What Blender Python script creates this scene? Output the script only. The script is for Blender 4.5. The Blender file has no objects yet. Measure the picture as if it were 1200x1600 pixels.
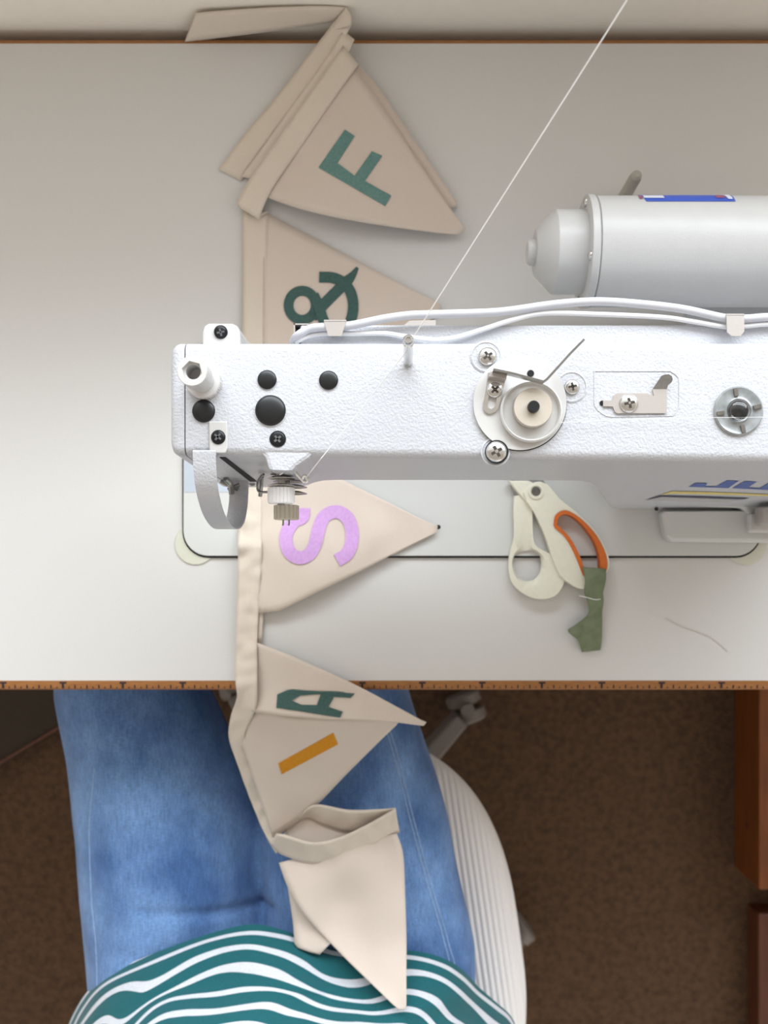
import bpy, bmesh, math, random
from mathutils import Vector, Matrix, noise
from mathutils.geometry import tessellate_polygon
random.seed(7)
PI = math.pi
scene = bpy.context.scene
COL = scene.collection

# ------------------------------------------------------------------ camera, light, exposure
CAM_H = 0.80            # camera height above the table top (m)
FPX = 1481.0            # focal length in pixels of the 1200x1600 frame
NU, NV = 638.0, 890.0   # the point of the frame straight below the lens
cam_d = bpy.data.cameras.new('camera')
cam = bpy.data.objects.new('camera', cam_d); COL.objects.link(cam)
cam.location = (0, 0, CAM_H)
cam_d.sensor_fit = 'VERTICAL'; cam_d.sensor_height = 36.0; cam_d.sensor_width = 27.0
cam_d.lens = FPX / 1600 * 36.0
cam_d.shift_x = -(NU - 600) / 1600; cam_d.shift_y = (NV - 800) / 1600
cam_d.clip_start = 0.01
cam_d.dof.use_dof = True; cam_d.dof.focus_distance = 0.55; cam_d.dof.aperture_fstop = 11.0
scene.camera = cam

world = bpy.data.worlds.new('room_light'); scene.world = world; world.use_nodes = True
bg = world.node_tree.nodes['Background']
bg.inputs[0].default_value = (1.0, 0.97, 0.94, 1); bg.inputs[1].default_value = 0.82

def area_light(name, loc, target, sx, sy, power, col):
    d = bpy.data.lights.new(name, 'AREA'); d.shape = 'RECTANGLE'; d.size = sx; d.size_y = sy
    d.energy = power; d.color = col
    o = bpy.data.objects.new(name, d); COL.objects.link(o); o.location = loc
    o.rotation_euler = (Vector(target) - Vector(loc)).to_track_quat('-Z', 'Y').to_euler()
    return o
area_light('window_daylight', (0.9, 3.50, 2.75), (0.0, -0.25, 0.0), 8.0, 2.2, 355.0, (0.88, 0.95, 1.0))

vs = scene.view_settings
vs.view_transform = 'Standard'; vs.look = 'None'; vs.gamma = 1.0; vs.use_curve_mapping = False
vs.exposure = 0.58

# ------------------------------------------------------------------ helpers
def P(u, v, z=0.0):
    """point at height z that lies on the line of sight of frame pixel (u, v)"""
    s = (CAM_H - z) / FPX
    return Vector(((u - NU) * s, (NV - v) * s, z))

def lin(r, g, b):
    f = lambda c: (c/255/12.92) if c/255 <= 0.04045 else ((c/255+0.055)/1.055)**2.4
    return (f(r), f(g), f(b), 1)

def mat(name, col, rough=0.5, metal=0.0, var=0.0, vscale=200.0, bump=0.0, bscale=800.0, bdist=0.0005,
        detail=4.0, col2=None, spec=0.5, stretch=None, emit=0.0, trans=0.0, ior=1.45, sheen=0.0, coat=0.0):
    m = bpy.data.materials.new(name); m.use_nodes = True
    nt = m.node_tree; N = nt.nodes; L = nt.links; b = N['Principled BSDF']
    b.inputs['Roughness'].default_value = rough; b.inputs['Metallic'].default_value = metal
    b.inputs['Specular IOR Level'].default_value = spec
    b.inputs['Transmission Weight'].default_value = trans; b.inputs['IOR'].default_value = ior
    if sheen: b.inputs['Sheen Weight'].default_value = sheen
    if coat: b.inputs['Coat Weight'].default_value = coat
    b.inputs['Base Color'].default_value = col
    tc = N.new('ShaderNodeTexCoord'); src = tc.outputs['Object']
    if stretch:
        mp = N.new('ShaderNodeMapping'); mp.inputs['Scale'].default_value = stretch
        L.new(src, mp.inputs['Vector']); src = mp.outputs['Vector']
    n1 = N.new('ShaderNodeTexNoise'); n1.inputs['Scale'].default_value = vscale; n1.inputs['Detail'].default_value = detail
    L.new(src, n1.inputs['Vector'])
    mx = N.new('ShaderNodeMix'); mx.data_type = 'RGBA'
    c2 = col2 if col2 else tuple(c*(1-var) for c in col[:3]) + (1,)
    mx.inputs['A'].default_value = col; mx.inputs['B'].default_value = c2
    rr = N.new('ShaderNodeMapRange'); rr.inputs['From Min'].default_value = 0.38; rr.inputs['From Max'].default_value = 0.82
    L.new(n1.outputs['Fac'], rr.inputs['Value']); L.new(rr.outputs['Result'], mx.inputs['Factor'])
    L.new(mx.outputs['Result'], b.inputs['Base Color'])
    if bump:
        n2 = N.new('ShaderNodeTexNoise'); n2.inputs['Scale'].default_value = bscale; n2.inputs['Detail'].default_value = 3
        L.new(src, n2.inputs['Vector'])
        bp = N.new('ShaderNodeBump'); bp.inputs['Strength'].default_value = bump; bp.inputs['Distance'].default_value = bdist
        L.new(n2.outputs['Fac'], bp.inputs['Height']); L.new(bp.outputs['Normal'], b.inputs['Normal'])
    if emit:
        b.inputs['Emission Color'].default_value = col; b.inputs['Emission Strength'].default_value = emit
    return m

M = {}
M['paint']   = mat('machine_paint', lin(192,194,200), 0.38, var=0.03, vscale=60, bump=0.60, bscale=700, bdist=0.0009)
M['paint2']  = mat('motor_paint', lin(194,194,194), 0.36, var=0.03, vscale=60, bump=0.28, bscale=800, bdist=0.0005)
M['plastic'] = mat('white_plastic', lin(198,197,196), 0.42, var=0.03, vscale=90)
M['peg']     = mat('peg_plastic', lin(176,172,162), 0.6, var=0.03)
M['knobw']   = mat('white_knob', lin(240,240,243), 0.4, var=0.03)
M['lam']     = mat('laminate', lin(212,211,210), 0.42, var=0.05, vscale=700, bump=0.06, bscale=900, bdist=0.0003)
M['bed']     = mat('bed_enamel', lin(206,207,206), 0.35, var=0.02, vscale=500, bump=0.05, bscale=900, bdist=0.0003)
M['edge']    = mat('oak_edge', lin(160,108,60), 0.5, var=0.3, vscale=40, stretch=(3,30,30), col2=lin(132,84,44))
M['black']   = mat('black_plastic', lin(26,27,29), 0.35, var=0.2, vscale=900)
M['blackm']  = mat('black_screw', lin(38,39,42), 0.32, metal=0.6, var=0.2, vscale=900)
M['gap']     = mat('dark_rubber_and_shade', lin(20,20,20), 0.8, var=0.2)  # rubber and seams; also painted shade at winder plate and guard
M['steel']   = mat('steel', lin(214,214,213), 0.22, metal=1.0, var=0.08, vscale=400)
M['dsteel']  = mat('dark_steel', lin(150,149,146), 0.28, metal=1.0, var=0.2, vscale=400)
M['nickel']  = mat('matt_nickel', lin(196,188,176), 0.5, metal=0.55, var=0.06, vscale=1500)
M['plate']   = mat('grey_plate', lin(188,182,178), 0.42, metal=0.6, var=0.06, vscale=900)
M['slide']   = mat('slide_plate_metal', lin(205,216,232), 0.35, metal=0.5, var=0.05)
M['recess']  = mat('recess_dark', lin(70,64,58), 0.5, metal=0.4, var=0.2)
M['greyrec'] = mat('screw_slot_highlight', lin(120,122,126), 0.35, metal=0.6, var=0.2)  # lighter grey paints the highlight in the crosses of black screws
M['greykn']  = mat('grey_knob', lin(204,198,184), 0.5, var=0.08)
M['cable']   = mat('cable_grey', lin(196,197,204), 0.42, var=0.03)
M['cable2']  = mat('cable_pale', lin(226,226,228), 0.42, var=0.03)
M['canvas']  = mat('canvas', lin(211,198,187), 0.9, var=0.06, vscale=900, bump=0.35, bscale=1500, bdist=0.0004, sheen=0.1)
M['canvas2'] = mat('canvas_tape', lin(216,204,191), 0.9, var=0.06, vscale=900, bump=0.4, bscale=1500, bdist=0.0004, sheen=0.1)
M['teal']    = mat('teal_felt', lin(106,142,138), 0.95, col2=lin(88,124,120), vscale=500, bump=0.5, bscale=1500)
M['dgreen']  = mat('green_felt', lin(70,98,94), 0.95, col2=lin(56,84,80), vscale=500, bump=0.5, bscale=1500)
M['lilac']   = mat('lilac_felt', lin(205,164,217), 0.95, col2=lin(192,148,206), vscale=500, bump=0.5, bscale=1500)
M['ochre']   = mat('ochre_felt', lin(206,140,30), 0.95, col2=lin(190,122,18), vscale=500, bump=0.5, bscale=1500)
M['scis']    = mat('cream_plastic', lin(226,224,208), 0.5, var=0.05, vscale=300, bump=0.15, bscale=1500, bdist=0.0003)
M['orange']  = mat('orange_rubber', lin(206,104,36), 0.55, var=0.12, vscale=300)
M['sage']    = mat('sage_fabric', lin(122,132,106), 0.95, col2=lin(98,110,84), vscale=120, bump=0.5, bscale=1200)
M['thread']  = mat('white_thread', lin(240,240,240), 0.6, var=0.02)
M['floor']   = mat('carpet', lin(90,66,46), 0.98, col2=lin(58,41,27), vscale=95, bump=0.8, bscale=330, bdist=0.004, detail=12)
M['wall']    = mat('wall_paint', lin(240,234,224), 0.85, var=0.03, vscale=90, bump=0.1, bscale=300)
M['wood']    = mat('orange_wood', lin(118,62,20), 0.5, col2=lin(88,44,14), vscale=14, stretch=(8,1,8), detail=6)
M['dwood']   = mat('dark_wood', lin(88,46,26), 0.5, col2=lin(66,32,18), vscale=14, stretch=(8,1,8), detail=6)
M['dbox']    = mat('dark_box', lin(52,40,26), 0.8, col2=lin(36,26,16), vscale=60, stretch=(1,8,1))
M['seat']    = mat('white_rib_fabric', lin(240,238,238), 0.92, var=0.05, vscale=700, bump=0.3, bscale=1200)
M['chair']   = mat('chair_grey_plastic', lin(120,112,106), 0.55, var=0.05)
M['metalleg']= mat('grey_painted_steel', lin(150,150,150), 0.5, metal=0.2, var=0.05)
M['ink']     = mat('ruler_ink', lin(48,36,40), 0.7, var=0.1)
M['blue']    = mat('logo_blue', lin(66,92,160), 0.5, var=0.05)
M['navy']    = mat('decal_navy', lin(36,40,74), 0.4, var=0.1)
M['yellow']  = mat('decal_yellow', lin(212,190,92), 0.5, col2=lin(222,210,160), vscale=300)
M['lgrey']   = mat('decal_grey', lin(178,178,180), 0.4, var=0.03)
M['lblue']   = mat('label_blue', lin(52,88,196), 0.35, var=0.1, vscale=200)
M['lwhite']  = mat('label_white', lin(222,226,240), 0.4, var=0.03)
M['lred']    = mat('label_red', lin(150,84,120), 0.4, var=0.05)
M['cush']    = mat('corner_cushion', lin(206,206,192), 0.6, var=0.04)
M['glass']   = mat('clear_plastic', (0.95,0.96,0.97,1), 0.06, trans=1.0, ior=1.45, var=0.0)
M['skin']    = mat('skin', lin(224,178,152), 0.55, var=0.06, vscale=60)
M['hair']    = mat('brown_hair', lin(84,58,40), 0.6, var=0.3, vscale=60, stretch=(8,8,1))
M['thr_seam']= mat('denim_seam', lin(150,178,214), 0.9, var=0.3, vscale=300)

def denim():
    m = bpy.data.materials.new('denim'); m.use_nodes = True
    nt = m.node_tree; N = nt.nodes; L = nt.links; b = N['Principled BSDF']
    b.inputs['Roughness'].default_value = 0.92; b.inputs['Sheen Weight'].default_value = 0.15
    tc = N.new('ShaderNodeTexCoord')
    def nz(scale, st=(1,1,1), det=4):
        mp = N.new('ShaderNodeMapping'); mp.inputs['Scale'].default_value = st
        L.new(tc.outputs['Object'], mp.inputs['Vector'])
        n = N.new('ShaderNodeTexNoise'); n.inputs['Scale'].default_value = scale; n.inputs['Detail'].default_value = det
        L.new(mp.outputs['Vector'], n.inputs['Vector']); return n
    n1 = nz(16, (1.0,0.7,1.0), 5); n2 = nz(700, (1,0.12,1), 2); n3 = nz(1100, (0.2,1,1), 2)
    r = N.new('ShaderNodeValToRGB'); r.color_ramp.elements[0].position = 0.34; r.color_ramp.elements[0].color = lin(66,102,156)
    r.color_ramp.elements[1].position = 0.70; r.color_ramp.elements[1].color = lin(124,162,214)
    L.new(n1.outputs['Fac'], r.inputs['Fac'])
    a = N.new('ShaderNodeMath'); a.operation = 'ADD'; L.new(n2.outputs['Fac'], a.inputs[0]); L.new(n3.outputs['Fac'], a.inputs[1])
    mr = N.new('ShaderNodeMapRange'); mr.inputs['From Min'].default_value = 0.7; mr.inputs['From Max'].default_value = 1.3
    mr.inputs['To Min'].default_value = 0.72; mr.inputs['To Max'].default_value = 1.2
    L.new(a.outputs[0], mr.inputs['Value'])
    mx = N.new('ShaderNodeMix'); mx.data_type = 'RGBA'; mx.blend_type = 'MULTIPLY'; mx.inputs['Factor'].default_value = 1
    L.new(r.outputs['Color'], mx.inputs['A']); L.new(mr.outputs['Result'], mx.inputs['B'])
    L.new(mx.outputs['Result'], b.inputs['Base Color'])
    bp = N.new('ShaderNodeBump'); bp.inputs['Strength'].default_value = 0.4; bp.inputs['Distance'].default_value = 0.0006
    L.new(a.outputs[0], bp.inputs['Height']); L.new(bp.outputs['Normal'], b.inputs['Normal'])
    return m
M['denim'] = denim()

def stripes():
    m = bpy.data.materials.new('teal_striped_jersey'); m.use_nodes = True
    nt = m.node_tree; N = nt.nodes; L = nt.links; b = N['Principled BSDF']
    b.inputs['Roughness'].default_value = 0.9; b.inputs['Sheen Weight'].default_value = 0.15
    uv = N.new('ShaderNodeTexCoord'); sp = N.new('ShaderNodeSeparateXYZ'); L.new(uv.outputs['UV'], sp.inputs[0])
    fr = N.new('ShaderNodeMath'); fr.operation = 'FRACT'; L.new(sp.outputs['Y'], fr.inputs[0])
    gt = N.new('ShaderNodeValToRGB'); cr = gt.color_ramp
    cr.elements[0].position = 0.665; cr.elements[0].color = lin(8,90,98)
    cr.elements[1].position = 0.69; cr.elements[1].color = lin(208,212,220)
    L.new(fr.outputs[0], gt.inputs['Fac'])
    n = N.new('ShaderNodeTexNoise'); n.inputs['Scale'].default_value = 500; L.new(uv.outputs['Object'], n.inputs['Vector'])
    mr = N.new('ShaderNodeMapRange'); mr.inputs['To Min'].default_value = 0.82; mr.inputs['To Max'].default_value = 1.12
    L.new(n.outputs['Fac'], mr.inputs['Value'])
    mx = N.new('ShaderNodeMix'); mx.data_type = 'RGBA'; mx.blend_type = 'MULTIPLY'; mx.inputs['Factor'].default_value = 1
    L.new(gt.outputs['Color'], mx.inputs['A']); L.new(mr.outputs['Result'], mx.inputs['B'])
    L.new(mx.outputs['Result'], b.inputs['Base Color'])
    return m
M['shirt'] = stripes()

def finish(me, smooth, angle):
    bm = bmesh.new(); bm.from_mesh(me); bmesh.ops.remove_doubles(bm, verts=bm.verts, dist=1e-7)
    bmesh.ops.recalc_face_normals(bm, faces=bm.faces); bm.to_mesh(me); bm.free()
    if smooth:
        for p in me.polygons: p.use_smooth = True
        me.set_sharp_from_angle(angle=math.radians(angle))

def obj(name, VF, material, parent=None, smooth=True, angle=35, clean=True, label=None, solid=0.0, bevel=0.0):
    V, F = VF
    me = bpy.data.meshes.new(name); me.from_pydata([tuple(v) for v in V], [], F)
    if clean: finish(me, smooth, angle)
    elif smooth:
        for p in me.polygons: p.use_smooth = True
    me.materials.append(M[material] if isinstance(material, str) else material)
    o = bpy.data.objects.new(name, me); COL.objects.link(o)
    if parent: adopt(o, parent)
    if label: o['label'] = label
    if solid:
        s = o.modifiers.new('thickness', 'SOLIDIFY'); s.thickness = solid; s.offset = 1 if solid > 0 else 0
    if bevel:
        s = o.modifiers.new('edges', 'BEVEL'); s.width = bevel; s.segments = 2; s.limit_method = 'ANGLE'
    return o
def wloc(o):
    l = Vector(o.location)
    while o.parent: o = o.parent; 
    return Vector(o.location)
def adopt(o, parent):
    o.parent = parent
    o.matrix_parent_inverse = Matrix.Translation(-(ROOTLOC.get(parent.name, Vector((0,0,0)))))
ROOTLOC = {}
def thing(name, loc, label, cat, group=None):
    e = bpy.data.objects.new(name, None); COL.objects.link(e); e.location = loc; e.empty_display_size = 0.02
    ROOTLOC[e.name] = Vector(loc)
    tag(e, label, cat, group); return e
def tag(o, label, cat, group=None):
    o['label'] = label; o['category'] = cat
    if group: o['group'] = group
    return o
def struct(name, VF, material, parent=None, **k):
    o = obj(name, VF, material, parent, **k)
    if not parent: o['kind'] = 'structure'
    return o

def join(*parts):
    V, F = [], []
    for v, f in parts:
        n = len(V); V += list(v); F += [tuple(i+n for i in q) for q in f]
    return V, F
def box(x0, x1, y0, y1, z0, z1):
    V = [(x0,y0,z0),(x1,y0,z0),(x1,y1,z0),(x0,y1,z0),(x0,y0,z1),(x1,y0,z1),(x1,y1,z1),(x0,y1,z1)]
    return V, [(0,3,2,1),(4,5,6,7),(0,1,5,4),(1,2,6,5),(2,3,7,6),(3,0,4,7)]
def basis(ax):
    a = Vector(ax).normalized(); t = Vector((0,0,1)) if abs(a.z) < 0.9 else Vector((1,0,0))
    x = a.cross(t).normalized(); y = a.cross(x).normalized(); return a, x, y
def lathe(prof, origin, axis=(0,0,1), seg=32, rmod=None, cap=True):
    """profile of (radius, height) turned about an axis"""
    a, x, y = basis(axis); o = Vector(origin); V, F = [], []
    for i, (r, h) in enumerate(prof):
        for k in range(seg):
            t = 2*PI*k/seg; rr = r*(rmod(t, i) if rmod else 1)
            V.append(o + a*h + x*(rr*math.cos(t)) + y*(rr*math.sin(t)))
    for i in range(len(prof)-1):
        for k in range(seg):
            k2 = (k+1) % seg
            F.append((i*seg+k, i*seg+k2, (i+1)*seg+k2, (i+1)*seg+k))
    if cap:
        F.append(tuple(range(seg))); F.append(tuple((len(prof)-1)*seg+k for k in range(seg)))
    return V, F
def catmull(pts, n=8):
    pts = [Vector(p) for p in pts]
    if len(pts) < 3: return pts
    out = []; Q = [pts[0]*2-pts[1]] + pts + [pts[-1]*2-pts[-2]]
    for i in range(1, len(Q)-2):
        for j in range(n):
            t = j/n
            out.append(0.5*((2*Q[i]) + (Q[i+1]-Q[i-1])*t + (2*Q[i-1]-5*Q[i]+4*Q[i+1]-Q[i+2])*t*t + (3*Q[i]-Q[i-1]-3*Q[i+1]+Q[i+2])*t**3))
    out.append(pts[-1]); return out
def tube(pts, r, seg=10, smooth=0, rx=None):
    p = catmull(pts, smooth) if smooth else [Vector(q) for q in pts]
    V, F = [], []; prev = None
    for i, q in enumerate(p):
        d = (p[min(i+1,len(p)-1)] - p[max(i-1,0)]).normalized()
        if prev is None: a, x, y = basis(d)
        else:
            x = (prev - d*prev.dot(d)).normalized(); y = d.cross(x)
        prev = x
        rr = r[i] if isinstance(r, (list, tuple)) else r
        for k in range(seg):
            t = 2*PI*k/seg; V.append(q + x*(rr*math.cos(t)) + y*(rr*math.sin(t)))
    for i in range(len(p)-1):
        for k in range(seg):
            k2 = (k+1) % seg; F.append((i*seg+k, i*seg+k2, (i+1)*seg+k2, (i+1)*seg+k))
    F.append(tuple(range(seg))); F.append(tuple((len(p)-1)*seg+k for k in range(seg)))
    return V, F
def prism(poly, z0, z1):
    """vertical prism over a plan outline of (x, y)"""
    n = len(poly); V = [(p[0],p[1],z0) for p in poly] + [(p[0],p[1],z1) for p in poly]
    F = [(k,(k+1)%n,n+(k+1)%n,n+k) for k in range(n)]
    for t in tessellate_polygon([[Vector((p[0],p[1],0)) for p in poly]]):
        F.append(tuple(t)); F.append(tuple(i+n for i in t))
    return V, F
def ppix(pts, z): return [tuple(P(u, v, z)[:2]) for u, v in pts]
def rrect(x0, x1, y0, y1, r, n=8):
    out = []
    for cx, cy, a0 in ((x1-r,y1-r,0),(x0+r,y1-r,90),(x0+r,y0+r,180),(x1-r,y0+r,270)):
        for k in range(n+1):
            a = math.radians(a0+90*k/n); out.append((cx+r*math.cos(a), cy+r*math.sin(a)))
    return out
def ringprism(outer, inner, z0, z1):
    """outline with a hole; both loops have the same number of points"""
    n = len(outer); V = [(*p[:2],z0) for p in outer]+[(*p[:2],z0) for p in inner]+[(*p[:2],z1) for p in outer]+[(*p[:2],z1) for p in inner]
    F = []
    for k in range(n):
        j = (k+1) % n
        F += [(k,j,n+j,n+k),(2*n+k,3*n+k,3*n+j,2*n+j),(k,2*n+k,2*n+j,j),(n+k,n+j,3*n+j,3*n+k)]
    return V, F
def resample(pts, n, closed=False):
    p = [Vector(q) for q in pts]
    if closed: p = p + [p[0]]
    L = [0]
    for a, b in zip(p, p[1:]): L.append(L[-1] + (b-a).length)
    out = []; m = n if closed else n-1
    for k in range(n):
        s = L[-1]*k/m; i = 0
        while i < len(L)-2 and L[i+1] < s: i += 1
        d = L[i+1]-L[i]; out.append(p[i].lerp(p[i+1], (s-L[i])/d if d > 1e-12 else 0))
    return out

def ruled(Lp, Rp, nu=10, nv=24, amp=0.0, freq=0.02, smooth=True):
    """cloth between two edge lines given as (u, v, height); returns mesh data and its (u,v,z) grid"""
    a = resample(catmull(Lp, 6) if smooth else Lp, nv); b = resample(catmull(Rp, 6) if smooth else Rp, nv)
    G = []
    for j in range(nv):
        row = []
        for i in range(nu):
            q = a[j].lerp(b[j], i/(nu-1)).copy()
            q.z += amp*noise.noise((q.x*freq, q.y*freq, 3.1))
            row.append(q)
        G.append(row)
    V = [P(q.x, q.y, q.z) for r in G for q in r]
    F = [(j*nu+i, j*nu+i+1, (j+1)*nu+i+1, (j+1)*nu+i) for j in range(nv-1) for i in range(nu-1)]
    return (V, F), G
def height_on(G, u, v):
    best = None
    for j in range(len(G)-1):
        for i in range(len(G[0])-1):
            q = (G[j][i], G[j][i+1], G[j+1][i+1], G[j+1][i])
            for t in ((q[0],q[1],q[2]),(q[0],q[2],q[3])):
                (x1,y1,z1),(x2,y2,z2),(x3,y3,z3) = t
                d = (y2-y3)*(x1-x3)+(x3-x2)*(y1-y3)
                if abs(d) < 1e-9: continue
                l1 = ((y2-y3)*(u-x3)+(x3-x2)*(v-y3))/d; l2 = ((y3-y1)*(u-x3)+(x1-x3)*(v-y3))/d; l3 = 1-l1-l2
                if min(l1,l2,l3) >= -1e-4: return l1*z1+l2*z2+l3*z3
                m = min(l1,l2,l3)
                if best is None or m > best[0]: best = (m, l1*z1+l2*z2+l3*z3)
    return best[1] if best and best[0] > -0.6 else G[0][0].z
def flatpoly(poly, G, off, sub=6):
    """felt shape laid on a cloth grid"""
    V, F = [], []
    tri = tessellate_polygon([[Vector((p[0],p[1],0)) for p in poly]])
    for t in tri:
        a, b, c = [Vector((poly[i][0], poly[i][1], 0)) for i in t]
        base = len(V); idx = {}
        for i in range(sub+1):
            for j in range(sub+1-i):
                q = a + (b-a)*(i/sub) + (c-a)*(j/sub); idx[(i,j)] = len(V)
                V.append(P(q.x, q.y, height_on(G, q.x, q.y)+off))
        for i in range(sub):
            for j in range(sub-i):
                F.append((idx[(i,j)], idx[(i+1,j)], idx[(i,j+1)]))
                if i+j < sub-1: F.append((idx[(i+1,j)], idx[(i+1,j+1)], idx[(i,j+1)]))
    return V, F
def stroke(pts, w, G, off, n=60, smooth=True):
    """felt stroke of width w along a centre line in (u, v)"""
    c = resample([(p[0],p[1],0) for p in (catmull([(q[0],q[1],0) for q in pts], 8) if smooth else pts)], n)
    V, F = [], []; nw = 5
    for i, q in enumerate(c):
        d = (c[min(i+1,n-1)]-c[max(i-1,0)]).normalized(); nn = Vector((-d.y, d.x, 0))
        ww = w(i/(n-1)) if callable(w) else w
        for k in range(nw):
            r = q + nn*(ww*(k/(nw-1)-0.5)); V.append(P(r.x, r.y, height_on(G, r.x, r.y)+off))
    for i in range(n-1):
        for k in range(nw-1): F.append((i*nw+k, i*nw+k+1, (i+1)*nw+k+1, (i+1)*nw+k))
    return V, F

def dome(r, h, n=6, skirt=0.0):
    pr = [(r, -skirt)] if skirt else []
    for k in range(n+1):
        a = (PI/2)*k/n; pr.append((max(r*math.cos(a), 1e-5), h*math.sin(a)))
    return pr
def cross_recess(origin, axis, r, rot=0.3):
    a, x, y = basis(axis); o = Vector(origin)
    x2 = x*math.cos(rot)+y*math.sin(rot); y2 = a.cross(x2); parts = []
    for d, e in ((x2,y2),(y2,-x2)):
        w = r*0.14; l = r*0.55; V = []
        for h in (-0.0012, 0.00012):
            for s, t in ((-l,-w),(l,-w),(l,w),(-l,w)): V.append(o + d*s + e*t + a*h)
        parts.append((V, [(0,3,2,1),(4,5,6,7),(0,1,5,4),(1,2,6,5),(2,3,7,6),(3,0,4,7)]))
    return join(*parts)
def screw(origin, r, parent, axis=(0,0,1), m='steel', h=None, rot=0.3, label=None, recess=True):
    h = h or r*0.42
    s = obj('screw', lathe([(r*0.98,-0.001)]+dome(r, h, 6), origin, axis, 28), m, parent, label=label)
    if recess:
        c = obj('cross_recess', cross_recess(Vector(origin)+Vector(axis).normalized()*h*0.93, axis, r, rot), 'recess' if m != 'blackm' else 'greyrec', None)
        c.parent = s; c.matrix_parent_inverse = Matrix.Identity(4)
    return s
def sub(o, parent):
    o.parent = parent; o.matrix_parent_inverse = Matrix.Identity(4); return o

# ------------------------------------------------------------------ the setting
FLOOR = -0.75
WALL_Y = 0.457
struct('floor', box(-2.2, 2.2, -2.6, WALL_Y, FLOOR-0.02, FLOOR), 'floor', smooth=False)
def wall_with_window():
    x0, x1, z0, z1 = -1.8, 2.16, 0.32, 1.84
    t = 0.12
    return join(box(-2.2, x0, WALL_Y, WALL_Y+t, FLOOR, 1.86), box(x1, 2.2, WALL_Y, WALL_Y+t, FLOOR, 1.86),
                box(x0, x1, WALL_Y, WALL_Y+t, FLOOR, z0), box(x0, x1, WALL_Y, WALL_Y+t, z1, 1.86))
struct('wall_back', wall_with_window(), 'wall', smooth=False)
w1 = struct('window_1', join(box(-1.8,-1.76,WALL_Y+0.05,WALL_Y+0.09,0.32,1.84), box(2.12,2.16,WALL_Y+0.05,WALL_Y+0.09,0.32,1.84),
            box(-1.76,2.12,WALL_Y+0.05,WALL_Y+0.09,0.32,0.36), box(-1.76,2.12,WALL_Y+0.05,WALL_Y+0.09,1.80,1.84)), 'plastic', smooth=False)
struct('ceiling', box(-2.3, 2.3, -2.6, WALL_Y+0.12, 1.86, 1.90), 'wall', smooth=False)
struct('wall_left', box(-2.3, -2.2, -2.6, WALL_Y+0.12, FLOOR, 1.86), 'wall', smooth=False)
struct('wall_right', box(2.2, 2.3, -2.6, WALL_Y+0.12, FLOOR, 1.86), 'wall', smooth=False)

# ------------------------------------------------------------------ sewing table
YB = P(0, 68).y; YF = P(0, 1063.5).y
TX0, TX1 = -0.52, 0.68
table = thing('sewing_table', (0.08, 0.17, FLOOR), 'long white laminate sewing table with oak edging and printed ruler front', 'table')
obj('tabletop', box(TX0, TX1, YF, YB, -0.04, 0.0), 'lam', table, smooth=False)
obj('edge_band', box(TX0, TX1, YB, YB+0.0024, -0.04, 0.0003), 'edge', table, smooth=False, label='thin oak strip along the back edge')
fe = P(0, 1078).y
V = []; F = []
prof = [(YF, -0.04), (YF, 0.0004), (YF-0.0035, 0.0004), (fe+0.0012, -0.0004), (fe, -0.002), (fe, -0.037), (fe+0.002, -0.04)]
for x in (TX0, TX1):
    for y, z in prof: V.append((x, y, z))
n = len(prof); F = [(k,(k+1)%n,n+(k+1)%n,n+k) for k in range(n)] + [tuple(range(n)), tuple(range(n,2*n))]
ruler = obj('ruler_edge', (V, F), 'edge', table, label='oak front edge printed with dark ruler ticks', angle=20)
# ruler marks: one centimetre ticks, a bold mark each five
bx = []; sx = []; step = (P(659.5,0).x-P(566,0).x)/5
def tick(x, y0, y1, w):
    zt = 0.0004; return box(x-w/2, x+w/2, y0, y1, zt-0.0006, zt+0.00018)
for k in range(-42, 44):
    x = P(566, 0).x + k*step
    if not TX0+0.01 < x < TX1-0.01: continue
    if k % 5 == 0:
        bx.append(prism([(x-0.0008,fe+0.0014),(x+0.0008,fe+0.0014),(x+0.0010,YF-0.0026),(x+0.0030,YF-0.0026),(x+0.0030,YF-0.0010),(x-0.0026,YF-0.0010),(x-0.0026,YF-0.0026),(x-0.0010,YF-0.0026)],-0.0002,0.0006))
    else:
        sx.append(tick(x, fe+0.0014, fe+0.0044, 0.0009))
    xm = x + step/2; sx.append(tick(xm, fe+0.0014, fe+0.0028, 0.0006))
for b_ in bx: sub(obj('bold_mark', b_, 'ink', None, smooth=False), ruler)
tk_=sub(obj('tick_mark', join(*sx), 'ink', None, smooth=False), ruler); tk_['kind']='stuff'
for x in (TX0+0.08, TX1-0.10):
    obj('leg', box(x-0.03, x+0.03, 0.15, 0.21, -0.72, -0.04), 'metalleg', table, smooth=False, bevel=0.003)
    obj('foot', box(x-0.03, x+0.03, -0.08, 0.42, -0.75, -0.715), 'metalleg', table, smooth=False, bevel=0.003)
    obj('bracket', box(x-0.03, x+0.03, -0.05, 0.40, -0.065, -0.04), 'metalleg', table, smooth=False, bevel=0.003)
for u in (306, 1165):
    c = P(u, 850)
    obj('corner_cushion', lathe([(0.0174,0.0),(0.0178,0.0008),(0.0172,0.0014)], (c.x, c.y, 0.0), seg=48), 'cush', table, label='round pale corner cushion set in the table')
pt = P(996, 272, 0.048)
obj('head_rest_peg', lathe([(0.0052,0.0),(0.0050,0.040),(0.0042,0.0455),(0.002,0.0475)], (pt.x, pt.y, 0.0), seg=24), 'peg', table, label='short white peg behind the motor')

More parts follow.
